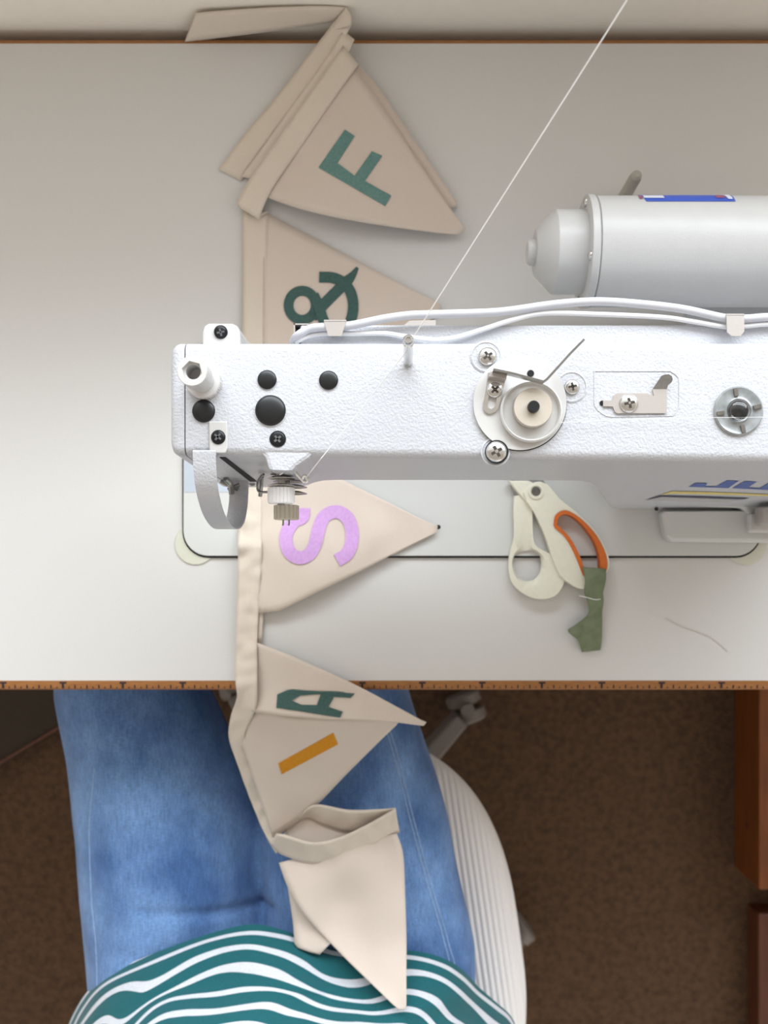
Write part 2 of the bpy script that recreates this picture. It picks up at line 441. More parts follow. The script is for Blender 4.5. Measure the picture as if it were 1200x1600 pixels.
# ------------------------------------------------------------------ sewing machine
machine = thing('sewing_machine', (0.05, 0.10, 0.0), 'white industrial sewing machine with long arm over the table', 'sewing machine')
BX0 = P(286.5, 0, 0.004).x; BX1 = P(1189, 0, 0.004).x; BYF = P(0, 868.5, 0.004).y; BYB = BYF + 0.178
obj('bed_gasket', prism(rrect(BX0-0.0014, BX1+0.0014, BYF-0.0017, BYB+0.0014, 0.022), 0.0002, 0.0016), 'gap', machine, label='black line of rubber around the bed')
bed = obj('bed', prism(rrect(BX0, BX1, BYF, BYB, 0.021), 0.0004, 0.004), 'bed', machine, bevel=0.0009, smooth=False)
# slide plate and needle plate
sx0 = BX0+0.0006; sy0 = P(0, 769, 0.0042).y
obj('slide_plate', box(sx0, -0.140, sy0, sy0+0.062, 0.0040, 0.0044), 'slide', machine, smooth=False, label='bluish steel slide plate')
obj('needle_plate', box(-0.139, -0.105, sy0, sy0+0.062, 0.0040, 0.0044), 'steel', machine, smooth=False)
h = P(685, 823.5, 0.0042)
obj('bed_hole', lathe([(0.0019,0),(0.0019,0.0004)], (h.x, h.y, 0.0038), seg=16), 'black', machine, label='small black hole in the bed')

ZT = 0.262
def yfront(x, z):
    t = (x+0.127)/0.36
    top = 0.0652 + (0.0606-0.0652)*min(max(t,0),1)
    if z >= 0.15: return 0.0606 + (top-0.0606)*(z-0.15)/(ZT-0.15)
    return 0.0507 + (0.0606-0.0507)*(z-0.01)/0.14
def section(x, zb, inset=0.0, zt=ZT, yb=0.1292):
    rt, rb = 0.0055, 0.007
    zt -= inset; zb += inset; yb -= inset
    pts = []
    n = 7
    # top front corner, down the front
    for k in range(n+1):
        a = PI/2*k/n
        z = zt - rt + rt*math.cos(a); y = yfront(x, zt-rt)+inset + rt - rt*math.sin(a); pts.append((y, z))
    m = 9; zlo = zb + rb
    for k in range(1, m):
        z = (zt-rt) + (zlo-(zt-rt))*k/m; pts.append((yfront(x, z)+inset, z))
    for k in range(n+1):
        a = PI/2*k/n; pts.append((yfront(x, zlo)+inset + rb - rb*math.cos(a), zlo - rb*math.sin(a)))
    for k in range(n+1):
        a = PI/2*k/n; pts.append((yb - rb + rb*math.sin(a), zlo - rb*math.cos(a)))
    for k in range(n+1):
        a = PI/2*k/n; pts.append((yb - rt + rt*math.cos(a), zt - rt + rt*math.sin(a)))
    return [(x, y, z) for y, z in pts]
def loft(rings, cap=True):
    n = len(rings[0]); V = [p for r in rings for p in r]; F = []
    for i in range(len(rings)-1):
        for k in range(n):
            j = (k+1) % n; F.append((i*n+k, i*n+j, (i+1)*n+j, (i+1)*n+k))
    if cap: F.append(tuple(range(n))); F.append(tuple((len(rings)-1)*n+k for k in range(n)))
    return V, F
XS = P(289, 0, ZT).x      # the seam of the face plate
arm_rows = [(XS+0.0003,0.118),(XS+0.01,0.117),(-0.09,0.117),(-0.078,0.119),(-0.071,0.126),(-0.065,0.138),(-0.058,0.147),(-0.05,0.15),(0.0,0.15),(0.06,0.15),(0.10,0.149),
            (0.118,0.147),(0.126,0.138),(0.134,0.12),(0.142,0.095),(0.15,0.068),(0.158,0.042),(0.164,0.022),(0.170,0.010),(0.176,0.0042),(0.21,0.0042),(0.26,0.0042),(0.30,0.0042),(0.343,0.0042)]
rows = [section(x, zb) for x, zb in arm_rows] + [section(0.3465, 0.0052, 0.0012), section(0.348, 0.008, 0.0036)]
arm = obj('arm', loft(rows), 'paint', machine, angle=50)
XL = P(267.5, 0, ZT-0.006).x
fp = [section(XL, 0.118, 0.0065), section(XL+0.0006, 0.118, 0.0040), section(XL+0.0018, 0.118, 0.0020), section(XL+0.0035, 0.118, 0.0007), section(XL+0.0055,0.118,0.0), section(XS-0.0003, 0.118)]
obj('face_plate', loft(fp), 'paint', machine, angle=50)
obj('face_gasket', loft([section(XS-0.0012, 0.118, 0.0006), section(XS+0.0012, 0.118, 0.0006)]), 'gap', machine, label='dark seam of the face plate')

# cable ledge along the back of the arm
LZ = 0.2445; lx0 = P(461, 0, LZ).x; lyb = P(0, 507.5, LZ).y
ledge = obj('back_cover', box(lx0+0.003, 0.33, 0.1275, lyb, 0.17, LZ), 'paint', machine, smooth=False, bevel=0.0012)
obj('cable_entry', join(box(lx0-0.0002, lx0+0.0032, 0.129, lyb, 0.17, LZ-0.006), ), 'black', machine, smooth=False)
obj('cover_end_plate', join(box(lx0-0.0008, lx0, 0.129, lyb+0.0008, 0.17, LZ), box(lx0-0.0008, lx0+0.008, lyb, lyb+0.0008, 0.17, LZ)), 'plate', machine, smooth=False)

# logo and stripes on the pillar face
def on_front(u, v, off=0.0):
    lo, hi = 0.005, 0.255
    for _ in range(40):
        z = (lo+hi)/2; x = (u-NU)*(CAM_H-z)/FPX
        vv = NV - (yfront(x, z)-off)*FPX/(CAM_H-z)
        if vv > v: lo = z
        else: hi = z
    x = (u-NU)*(CAM_H-z)/FPX
    return Vector((x, yfront(x, z)-off, z))
def decal(poly, off=0.0004, sub_=5):
    V, F = [], []
    for t in tessellate_polygon([[Vector((p[0],p[1],0)) for p in poly]]):
        a, b, c = [Vector((poly[i][0],poly[i][1],0)) for i in t]; idx = {}
        for i in range(sub_+1):
            for j in range(sub_+1-i):
                q = a+(b-a)*(i/sub_)+(c-a)*(j/sub_); idx[(i,j)] = len(V); V.append(on_front(q.x, q.y, off))
        for i in range(sub_):
            for j in range(sub_-i):
                F.append((idx[(i,j)],idx[(i+1,j)],idx[(i,j+1)]))
                if i+j < sub_-1: F.append((idx[(i+1,j)],idx[(i+1,j+1)],idx[(i,j+1)]))
    return V, F
zz = lambda pts: [(980+x/5.4545, 730+y/5.4545) for x, y in pts]
obj('logo_letter', decal(zz([(525,168),(582,136),(684,138),(662,163),(762,165),(848,113),(950,117),(862,179)])), 'blue', machine, label='blue letter J')
obj('logo_letter', decal(zz([(895,180),(1003,119),(1106,124),(1030,174),(1130,180),(1215,130),(1310,135),(1230,197)])), 'blue', machine, label='blue letter U')
obj('logo_letter', join(decal(zz([(1262,198),(1370,138),(1465,142),(1360,203)])), decal(zz([(1420,172),(1560,146),(1650,150),(1510,178),(1560,210),(1470,207)]))), 'blue', machine, label='blue letter K')
obj('logo_letter', decal(zz([(1590,212),(1700,152),(1800,156),(1690,217)])), 'blue', machine, label='blue letter I')
obj('decal_stripe', decal(zz([(285,236),(378,206),(700,212),(1000,224),(1300,236),(1300,252),(1000,240),(700,232),(400,226)])), 'yellow', machine, label='yellow decal stripe')
obj('decal_stripe', decal(zz([(150,281),(280,240),(700,250),(1040,262),(1000,274),(700,266),(290,252)])), 'navy', machine, label='navy decal stripe')
obj('decal_panel', decal(zz([(165,281),(290,254),(700,268),(990,276),(850,302),(500,296)]), 0.0003), 'lgrey', machine)

# raised housing at the right front of the bed
zb = 0.020
obj('bed_housing', prism(ppix([(1034,798),(1041,838),(1050,846),(1215,848),(1215,798)], zb), 0.004, zb), 'bed', machine, smooth=False, bevel=0.003)
obj('bed_step', prism(ppix([(1012,789),(1160,793),(1172,803),(1215,803),(1215,782),(1012,776)], 0.026), 0.004, 0.026), 'bed', machine, smooth=False, bevel=0.002)
for u, v in ((1024.5,795.5),):
    q = P(u, v, 0.018); obj('oil_hole', lathe([(0.0016,0),(0.0016,0.0015)], (q.x, q.y, 0.0195), (0,0,1), seg=14), 'black', machine)
dl = obj('feed_dial', lathe([(0.016,0),(0.0165,0.002),(0.0165,0.012),(0.015,0.014)], (P(1197,0,0.045).x+0.009, 0.049, 0.045), (0,-1,0), 40, lambda t,i: 1+0.03*(1 if int(t*14/PI)%2 else 0)), 'plate', machine, label='grey ribbed stitch dial')
obj('feed_lever', join(box(P(1190,0,0.06).x, P(1190,0,0.06).x+0.05, 0.030, 0.046, 0.026, 0.033)), 'plastic', machine, smooth=False, bevel=0.002)

# head details
def topz(u, v, z=ZT): return P(u, v, z)
for u, v, r in ((417.5,593.5,15),(513.5,594.5,15),(422.8,641.5,24),(318.5,642.5,18)):
    q = topz(u, v); rr = r*(CAM_H-ZT)/FPX
    obj('rubber_plug', lathe([(rr*0.96,-0.0005),(rr,0.0006)]+[(max(rr*math.cos(a*PI/12),1e-5), 0.0006+rr*0.28*math.sin(a*PI/12)) for a in range(1,7)], q, seg=36), 'black', machine, label='round black rubber plug')
    obj('plug_seat', lathe([(rr*1.10,-0.0005),(rr*1.08,0.0003),(rr*0.9,0.00035)], q, seg=36), 'paint', machine)
q = topz(434, 686)
obj('screw_seat', lathe([(0.0047,-0.0005),(0.0047,0.0003)], q, seg=28), 'black', machine)
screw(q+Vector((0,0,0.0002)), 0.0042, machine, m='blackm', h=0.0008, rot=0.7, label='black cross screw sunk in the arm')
tabp = [(326,658),(355,658),(355.5,700),(352,708),(327,708)]
obj('guard_tab', prism(ppix(tabp, ZT+0.0012), ZT-0.0005, ZT+0.0012), 'plastic', machine, smooth=False, bevel=0.0006)
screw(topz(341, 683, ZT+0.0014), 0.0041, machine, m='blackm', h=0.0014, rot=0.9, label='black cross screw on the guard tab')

# presser adjusting knob (upright, hollow, hexagonal mouth)
kb = Vector((-0.1156, 0.1062, ZT))
knurl = lambda t, i: 1+0.012*(1 if int(t*48/PI) % 2 else -1)
kn = obj('presser_knob', lathe([(0.0098,-0.0006),(0.0099,0.0050),(0.0094,0.0056),(0.0078,0.0060),(0.0066,0.0062)], kb, seg=96, rmod=lambda t,i: knurl(t,i) if i in (0,1) else 1), 'plastic', machine, label='pale knurled presser adjusting knob')
sub(obj('knob_collar', lathe([(0.0067,0.006),(0.0067,0.0175)], kb, seg=48), 'plastic', None), kn)
hexr = lambda t: 0.0056*math.cos(PI/6)/math.cos(((t) % (PI/3))-PI/6)
seg = 96; V = []; F = []
profk = [(0.0074,0.0172,0),(0.0081,0.0178,0),(0.0081,0.0310,0),(0.0078,0.0314,0),(1,0.0314,1),(1,0.0288,1),(0.0040,0.0286,0),(0.0038,0.012,0)]
for i,(r,hh,f) in enumerate(profk):
    for k in range(seg):
        t = 2*PI*k/seg; rr = hexr(t+0.25) if f else r*(knurl(t,0) if i in (1,) else 1)
        V.append(kb+Vector((rr*math.cos(t), rr*math.sin(t), hh)))
for i in range(len(profk)-1):
    for k in range(seg):
        j = (k+1)%seg; F.append((i*seg+k,i*seg+j,(i+1)*seg+j,(i+1)*seg+k))
F.append(tuple((len(profk)-1)*seg+k for k in range(seg)))
sub(obj('knob_sleeve', (V,F), 'plastic', None), kn)
sub(obj('knob_bore', lathe([(0.0037,0.0125),(0.0037,0.0130)], kb, seg=24), 'black', None), kn)

# rear bump with black screw
zr = 0.205
bump = obj('lifter_housing', prism(ppix([(316,545),(316,520),(319,509),(326,505),(362,505),(371,509),(375,520),(376,545)], zr), 0.15, zr), 'plastic', machine, bevel=0.0025, smooth=False, label='pale rounded lifter housing behind the head')
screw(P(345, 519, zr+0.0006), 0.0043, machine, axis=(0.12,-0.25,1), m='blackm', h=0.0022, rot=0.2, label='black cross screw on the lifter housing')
q = P(640, 503, 0.16)
obj('hinge_plate', prism(ppix([(626,512),(640,501),(681,500),(681,520),(626,520)], 0.20), 0.198, 0.20), 'plate', machine, smooth=False)

# thread post
pb = Vector((P(638, 0, ZT).x, 0.1177, ZT))
post = obj('thread_post', lathe([(0.0027,-0.001),(0.0027,0.0460),(0.0020,0.0468),(0.0020,0.0495),(0.0027,0.0500),(0.0027,0.0528),(0.0021,0.0540),(0.0012,0.0540),(0.0010,0.0525)], pb, seg=24), 'steel', machine, label='upright steel thread guide post')

# take-up guard: a flat band looping forward and down
gx0, gx1 = P(309,0,0.252).x, P(344,0,0.252).x
gpath = [(P(0,712,0.2640).y,0.2640),(P(0,705,0.2640).y,0.2644),(0.0640,0.2640),(0.0560,0.2622),(0.0480,0.2582),(0.0405,0.2505),(0.0335,0.2385),(0.0285,0.2225),(0.0262,0.2040),(0.0275,0.1850),(0.0330,0.1690),(0.0430,0.1590),(0.0540,0.1550),(0.0640,0.1545)]
gp = catmull([(0,y,z) for y,z in gpath], 5)
V=[];F=[]; th=0.0011; xs=[0,0.0008,0.5*(gx1-gx0),(gx1-gx0)-0.0008,gx1-gx0]; zs=[-0.0007,0,0,0,-0.0007]
for i,p in enumerate(gp):
    d=(gp[min(i+1,len(gp)-1)]-gp[max(i-1,0)]).normalized(); nn=Vector((0,d.z,-d.y))
    if i == 0: nsign = 1 if nn.z>0 else -1
    nn = nn*nsign
    rowp=[Vector((gx0+x,0,0))+p+nn*(th/2+zo) for x,zo in zip(xs,zs)]+[Vector((gx0+x,0,0))+p-nn*(th/2) for x in reversed(xs)]
    V+=rowp
n=len(xs)*2
for i in range(len(gp)-1):
    for k in range(n):
        j=(k+1)%n; F.append((i*n+k,i*n+j,(i+1)*n+j,(i+1)*n+k))
F.append(tuple(range(n))); F.append(tuple((len(gp)-1)*n+k for k in range(n)))
obj('take_up_guard', (V,F), 'paint', machine, label='white looped take-up guard strap', angle=50)

# dark strip painting the shade in the gap beside the take-up guard
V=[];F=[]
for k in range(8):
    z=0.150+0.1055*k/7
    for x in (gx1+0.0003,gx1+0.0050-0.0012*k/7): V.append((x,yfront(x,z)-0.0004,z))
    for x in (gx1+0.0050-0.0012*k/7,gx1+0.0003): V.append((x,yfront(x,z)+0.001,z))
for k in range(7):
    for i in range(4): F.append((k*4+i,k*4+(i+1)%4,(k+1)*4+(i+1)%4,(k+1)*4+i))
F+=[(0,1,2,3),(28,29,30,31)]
obj('guard_shade_strip', (V,F), 'gap', machine, smooth=False, label='dark painted shade in the gap beside the guard')
# tension boss and assembly
bz = 0.2610
bossp = [(404,705),(414,716),(420,735),(456,736.5),(463,729),(482,716),(494,705)]
V0 = ppix(bossp, bz); 
obj('tension_boss', prism(V0, 0.185, bz), 'paint', machine, bevel=0.003, smooth=False)
ax = (0,-1,0); tx, tz = -0.0758, 0.235
obj('tension_post', lathe([(0.0022,0),(0.0022,0.0258)], (tx, 0.064, tz), ax, 16), 'dsteel', machine)
for y, r in ((0.0585,0.0065),(0.0560,0.0084),(0.0515,0.0088)):
    obj('tension_disc', lathe([(0.002,0.0),(r*0.6,0.0004),(r,0.0016),(r,0.0019),(r*0.6,0.0009),(0.002,0.0007)], (tx, y, tz), ax, 36), 'steel' if y < 0.058 else 'dsteel', machine)
obj('tension_spring', tube([(tx+0.0045*math.cos(t), 0.0498-0.0006*t/2, tz+0.0045*math.sin(t)) for t in [k*PI/8 for k in range(0,60)]], 0.0004, 6), 'dsteel', machine)
kr = lambda n: (lambda t,i: 1 if math.cos(n*t) > -0.35 else 0.93)
obj('tension_knob', lathe([(0.0078,0),(0.0081,0.0006),(0.0081,0.0086),(0.0076,0.0094)], (tx, 0.0487, tz), ax, 160, kr(22)), 'knobw', machine, label='white ribbed tension knob', angle=25)
t2x, t2z = -0.0772, 0.200
obj('tension_post', lathe([(0.0022,0),(0.0022,0.0320)], (t2x, 0.064, t2z), ax, 16), 'dsteel', machine)
obj('tension_boss', lathe([(0.010,0),(0.0095,0.006)], (t2x, 0.066, t2z), ax, 32), 'paint', machine)
for y, r in ((0.0575,0.0105),(0.0540,0.0112),(0.0500,0.0112)):
    obj('tension_disc', lathe([(0.002,0.0),(r*0.6,0.0004),(r,0.0018),(r,0.0021),(r*0.6,0.0009),(0.002,0.0007)], (t2x+0.002, y, t2z), ax, 36), 'dsteel', machine)
obj('tension_spring', tube([(t2x+0.0052*math.cos(t), 0.049-0.0006*t/2, t2z+0.0052*math.sin(t)) for t in [k*PI/8 for k in range(0,50)]], 0.0004, 6), 'dsteel', machine)
obj('tension_knob', lathe([(0.0072,0),(0.0080,0.0003),(0.0080,0.0086),(0.0074,0.0092)], (t2x, 0.0407, t2z), ax, 160, kr(18)), 'greykn', machine, label='grey ribbed tension knob', angle=25)
for dx in (-0.002, 0.0017):
    obj('post_prong', tube([(t2x+dx, 0.032, t2z), (t2x+dx, 0.0292, t2z), (t2x+dx-0.0004, 0.0282, t2z-0.001)], 0.0006, 8), 'dsteel', machine)
# wire thread guides
gz = 0.246
wire = [(438,741,gz),(446,737,gz+0.003),(458,736,gz+0.002),(466,743,gz),(474,752,gz),(480,752,gz),(480,746,gz+0.001),(475,743,gz+0.001),(473,748,gz)]
obj('thread_guide', tube([P(*w) for w in wire], 0.0009, 8, 6), 'steel', machine, label='bent wire thread guide')
wire = [(412,741,0.20),(404,750,0.19),(402,760,0.19),(405,768,0.185),(418,769,0.19),(428,768,0.2)]
obj('thread_guide', tube([P(*w) for w in wire], 0.0008, 8, 6), 'dsteel', machine, label='dark curled wire guide below the arm')
q = P(407, 765, 0.17)
obj('check_hook', tube([P(409,745,0.18), P(408,758,0.172), P(406.5,775,0.168)], 0.0014, 10, 4), 'dsteel', machine)
obj('take_up_lever', join(tube([P(352,748,0.17), P(360,757,0.165), P(362,772,0.165)], 0.0019, 10, 4), tube([P(345,752,0.16), P(372,765,0.16)], 0.0015, 8), tube([P(356,765,0.16), P(374,757,0.16)], 0.0012, 8)), 'dsteel', machine, label='steel take-up lever tip inside the guard')
obj('finger_guide', tube([P(388,750,0.14), P(394,756,0.14), P(396,752,0.14)], 0.0018, 8, 4), 'dsteel', machine)
# needle bar, presser bar, foot, lamp under the head
obj('needle_bar', lathe([(0.0035,0),(0.0035,0.075)], (-0.118, 0.098, 0.047), seg=20), 'steel', machine)
obj('needle', lathe([(0.0008,0),(0.0008,0.034),(0.002,0.036),(0.002,0.042)], (-0.118, 0.098, 0.007), seg=12), 'steel', machine)
obj('presser_bar', lathe([(0.0035,0),(0.0035,0.095)], (-0.118, 0.110, 0.026), seg=20), 'steel', machine)
obj('presser_foot', join(box(-0.124,-0.119,0.088,0.115,0.008,0.011), box(-0.117,-0.112,0.088,0.115,0.008,0.011), box(-0.122,-0.114,0.104,0.116,0.011,0.032)), 'steel', machine, smooth=False, bevel=0.0008)
lp = Vector((-0.126, 0.080, 0.114))
lamp = obj('led_lamp', lathe([(0.007,0.0),(0.008,0.004),(0.008,0.009)], (lp.x,lp.y,lp.z-0.004), seg=24), 'plastic', machine, label='small lamp under the head')
M['led'] = mat('led_face', (0.9,1.0,0.98,1), 0.4, emit=6.0)
sub(obj('led_lens', lathe([(0.0058,0),(0.0058,0.0006)], (lp.x,lp.y,lp.z-0.0046), seg=20), 'led', None), lamp)
ld = bpy.data.lights.new('led_light','AREA'); ld.shape='DISK'; ld.size=0.012; ld.energy=0.035; ld.color=(0.90,1.0,0.97); ld.spread=math.radians(176)
lo = bpy.data.objects.new('led_light', ld); COL.objects.link(lo); lo.location=(lp.x,lp.y,lp.z-0.0052)
lo.rotation_euler = Vector((-0.35,-0.30,-0.9)).to_track_quat('-Z','Y').to_euler()

# bobbin winder on top of the arm
wp=[]
for k in range(72):
    t=2*PI*k/72; r=71.5
    u=812.5+r*math.cos(t)*1.02; v=629.5-r*math.sin(t)*1.03
    wp.append((u,v))
for u,v,r in ((759.5,557.5,25),(893,604.5,25),(774,706,23)):
    q=topz(u,v); rr=r*(CAM_H-ZT)/FPX
    obj('winder_ear', lathe([(rr,-0.0005),(rr,0.0003),(rr*0.9,0.0007),(rr*0.84,0.0003)], q, seg=36), 'paint', machine)
wpl = obj('winder_plate', prism(ppix(wp, ZT+0.002), ZT-0.0005, ZT+0.002), 'plastic', machine, bevel=0.0007, smooth=False, label='round white bobbin winder plate')
obj('winder_shade_rim', prism(ppix([(u+0.3,v+1.6) for u,v in wp], ZT+0.0006), ZT-0.0005, ZT+0.0006), 'gap', machine)  # dark offset copy of the plate, painting its shadow on the arm
for (u,v,r,hz,rot) in ((762,557,14.5,0.0012,0.6),(894,604.5,12.0,0.0012,0.2),(775.5,706,16.5,0.003,0.5)):
    rr=r*(CAM_H-ZT)/FPX
    if r>15: obj('screw_washer', lathe([(rr*1.1,-0.001),(rr*1.1,hz-0.0005)], topz(u,v+0.5), seg=32), 'black', machine)
    screw(topz(u,v,ZT+hz), rr, machine, rot=rot, label='domed steel cross screw of the bobbin winder')
sc=(CAM_H-ZT)/FPX
wc=topz(829,644,ZT+0.002)
obj('winder_cup', lathe([(48*sc,0),(48*sc,0.0035),(45.5*sc,0.0042),(44*sc,0.0036),(42*sc,0.0014),(30*sc,0.0012)], wc, seg=56), 'plastic', machine)
wc=topz(831,639,ZT+0.004)
obj('winder_wheel', lathe([(30*sc,0),(30*sc,0.0052),(29.2*sc,0.0058),(9*sc,0.0058)], wc, seg=48), 'nickel', machine, label='matt grey winder wheel')
obj('winder_spindle', lathe([(9.2*sc,0.005),(9.2*sc,0.0085),(8.0*sc,0.0095)], wc, seg=24), 'black', machine, label='black winder spindle')
q=topz(829,583.5,ZT+0.0021); obj('winder_pin', lathe([(5.4*sc,-0.001),(5.4*sc,0.0004),(4*sc,0.0008)], q, seg=18), 'black', machine)
zp=ZT+0.0032
so=[(763,582),(791,588),(783,622),(779,637),(774,644),(766,647),(759,645),(755,639),(754.5,632),(757,620)]
si=[(766,612),(777,612),(776,622),(774.5,632),(772,637),(768,639),(764.5,638),(762,635),(761.5,630),(763,622)]
obj('slotted_plate', ringprism(ppix(resample([(a,b,0) for a,b in so],40,True) and [(p.x,p.y) for p in resample([(a,b,0) for a,b in so],40,True)], zp), ppix([(p.x,p.y) for p in resample([(a,b,0) for a,b in si],40,True)], zp), ZT+0.0019, zp), 'steel', machine, smooth=False, label='slotted steel adjusting plate')
screw(topz(773,609.5,zp+0.0006), 12.3*sc, machine, rot=0.75, label='steel cross screw in the slotted plate')
zw=ZT+0.016
lev=[P(770,579,ZT+0.004),P(772,577.5,zw-0.004),P(774,577.5,zw-0.001)]
def blade(pts, wz, tk):
    V=[];F=[]
    for i,p in enumerate(pts):
        d=(pts[min(i+1,len(pts)-1)]-pts[max(i-1,0)]); d.z=0; d.normalize(); nn=Vector((-d.y,d.x,0))
        V+=[p+nn*tk/2, p-nn*tk/2, p-nn*tk/2-Vector((0,0,wz)), p+nn*tk/2-Vector((0,0,wz))]
    for i in range(len(pts)-1):
        for k in range(4):
            j=(k+1)%4; F.append((i*4+k,i*4+j,(i+1)*4+j,(i+1)*4+k))
    F.append((0,1,2,3)); n=(len(pts)-1)*4; F.append((n,n+1,n+2,n+3)); return V,F
obj('winder_lever', blade([P(771,577,zw),P(800,583,zw),P(849,596,zw),P(855,592,zw),P(894,549,zw),P(902,541,zw),P(913,530,zw)], 0.0055, 0.0012), 'dsteel', machine, smooth=False, label='bent steel winder lever')
obj('lever_foot', prism(ppix([(766,580),(792,586),(791,592),(764,588)], zw-0.0055), ZT+0.003, zw-0.0055), 'plate', machine, smooth=False)

# thread guide plate
z4=lambda pts: [(920+x/4.2857, 560+y/4.2857) for x,y in pts]
obj('guide_recess', ringprism(ppix([(p.x,p.y) for p in resample([(a,b,0) for a,b in ((928,579),(1050,579),(1062,590),(1062,636),(1052,650),(950,652),(936,644),(928,634))],48,True)],ZT),
    ppix([(p.x,p.y) for p in resample([(a,b,0) for a,b in ((929.5,580.5),(1049,580.5),(1060.5,591),(1060.5,635),(1051,648.5),(951,650.5),(937,643),(929.5,633))],48,True)],ZT), ZT-0.0004, ZT+0.00035), 'paint', machine, smooth=False)
gpl=obj('guide_plate', prism(ppix(z4([(96,281),(150,281),(160,276),(168,248),(186,233),(385,233),(437,252),(427,206),(522,206),(522,358),(512,367),(190,367),(176,358),(160,322),(96,320)]), ZT+0.0012), ZT-0.0002, ZT+0.0012), 'plate', machine, smooth=False, label='flat grey thread guide plate')
tip=z4([(427,206),(485,118),(505,108),(535,106),(556,118),(562,138),(556,158),(530,182),(522,206)])
V=[];n=len(tip)
for dz in (0.0,0.0011):
    for u,v in tip:
        zz_=ZT+0.0001+dz+max(0,(608-v))*0.00022; V.append(P(u,v,zz_))
F=[(k,(k+1)%n,n+(k+1)%n,n+k) for k in range(n)]+[tuple(range(n)),tuple(range(n,2*n))]
sub(obj('bent_tip',(V,F),'dsteel',None,smooth=False),gpl)
q=P(941,630,ZT+0.0002); obj('guide_slot', lathe([(4.2*sc,-0.0005),(4.2*sc,0.0002)], q, seg=16), 'black', machine)
screw(topz(982.5,630.5,ZT+0.0012), 15*sc, machine, rot=0.2, label='domed steel cross screw on the guide plate')

# clear oil sight window
oc=topz(1153,642.5)
osw=obj('oil_sight', lathe([(38.5*sc,-0.0006),(38.5*sc,0.0012),(36*sc,0.0020),(30*sc,0.0014),(24*sc,0.0010),(19*sc,0.0018),(17*sc,0.0010),(13*sc,0.0006),(3*sc,0.0004)], oc, seg=48),
        mat('smoked_plastic', lin(150,154,156), 0.12, var=0.45, vscale=160, coat=0.6), machine, label='round clear oil sight window')
sub(obj('sight_dome', lathe(dome(19*sc,0.0045,8), oc+Vector((0,0,0.0012)), seg=40),'glass',None),osw)
sub(obj('sight_cone', lathe([(12.5*sc,0.0006),(1.5*sc,0.0042)], oc, seg=24),'black',None),osw)
for a in (12,100,188,282):
    d=Vector((math.cos(math.radians(a)),math.sin(math.radians(a)),0)); t=Vector((-d.y,d.x,0)); o=oc+d*29*sc
    Vb=[]
    for hh in (0.0008,0.0026):
        for s_,w_ in ((-6,-3),(6,-3),(6,3),(-6,3)): Vb.append(o+d*s_*sc+t*w_*sc+Vector((0,0,hh)))
    sub(obj('sight_tab',(Vb,[(0,3,2,1),(4,5,6,7),(0,1,5,4),(1,2,6,5),(2,3,7,6),(3,0,4,7)]),'dsteel',None,smooth=False),osw)

# handwheel beyond the arm
obj('handwheel', lathe([(0.02,0),(0.055,0.002),(0.060,0.006),(0.060,0.022),(0.055,0.026),(0.045,0.024),(0.02,0.030),(0.012,0.034)], (0.350,0.096,0.185), (1,0,0), 64), 'paint', machine)

# motor behind the arm
MZ, MY, MR = 0.10, 0.2342, 0.0392
o0=(0,MY,MZ); xax=(1,0,0)
motor=obj('motor', lathe([(MR*0.97,0.1350),(MR,0.1358),(MR,0.36),(MR*0.95,0.363)], o0, xax, 96), 'paint2', machine, label='white cylindrical motor behind the arm')
sub(obj('flange', lathe([(0.0385,0.1285),(0.0402,0.1292),(0.0402,0.1338),(0.0390,0.1348)], o0, xax, 80), 'paint2', None), motor)
sub(obj('end_cap', lathe([(0.0300,0.1300),(0.0300,0.1072),(0.0293,0.1062),(0.0172,0.0938),(0.0160,0.0932)], o0, xax, 80), 'paint2', None, angle=22), motor)
sub(obj('shaft_nut', lathe([(0.0095,0.0940),(0.0095,0.0900),(0.0080,0.0878),(0.004,0.0870)], o0, xax, 32), 'paint2', None), motor)
for (yy,zz2) in ((MY+0.0315,MZ+0.0145),(MY-0.0130,MZ+0.0325),(MY-0.0315,MZ-0.0145)):
    s=sub(obj('screw', lathe([(0.0036,-0.0005)]+dome(0.0036,0.0022,5), (0.1284,yy,zz2),(-1,0,0),20),'steel',None),motor)
# blue label on the far side of the motor
def curved(x0,x1,a0,a1,off,nx=10,na=8,skew=0.0):
    V=[];F=[]
    for i in range(nx+1):
        for j in range(na+1):
            f=j/na; a=math.radians(a0+(a1-a0)*f); xs0=x0+skew*(1-f); xs1=x1-skew*0.4*(1-f)
            x=xs0+(xs1-xs0)*i/nx
            V.append((x,MY+(MR+off)*math.sin(a),MZ+(MR+off)*math.cos(a)))
    for i in range(nx):
        for j in range(na): F.append((i*(na+1)+j,i*(na+1)+j+1,(i+1)*(na+1)+j+1,(i+1)*(na+1)+j))
    return V,F
px=lambda u:(u-NU)*0.672/FPX
sub(obj('motor_label', curved(px(996),px(1154),42,120,0.0003,skew=0.006),'lblue',None),motor)
for a,b,c0,c1 in ((1008,1040,50,60),(1001,1006,48,60)):
    sub(obj('label_print', curved(px(a),px(b),c0,c1,0.0005,4,3),'lwhite' if a>1005 else 'lred',None),motor)
sub(obj('label_print', curved(px(1122),px(1136),50,62,0.0005,4,3),'lred',None),motor)
sub(obj('label_print', curved(px(1137),px(1147),47,66,0.0005,4,3,0.001),'lwhite',None),motor)
obj('motor_bracket', join(box(0.215,0.325,0.1300,0.225,0.058,0.066),box(0.215,0.325,0.127,0.1345,0.03,0.10)),'paint2',machine,smooth=False,bevel=0.001)

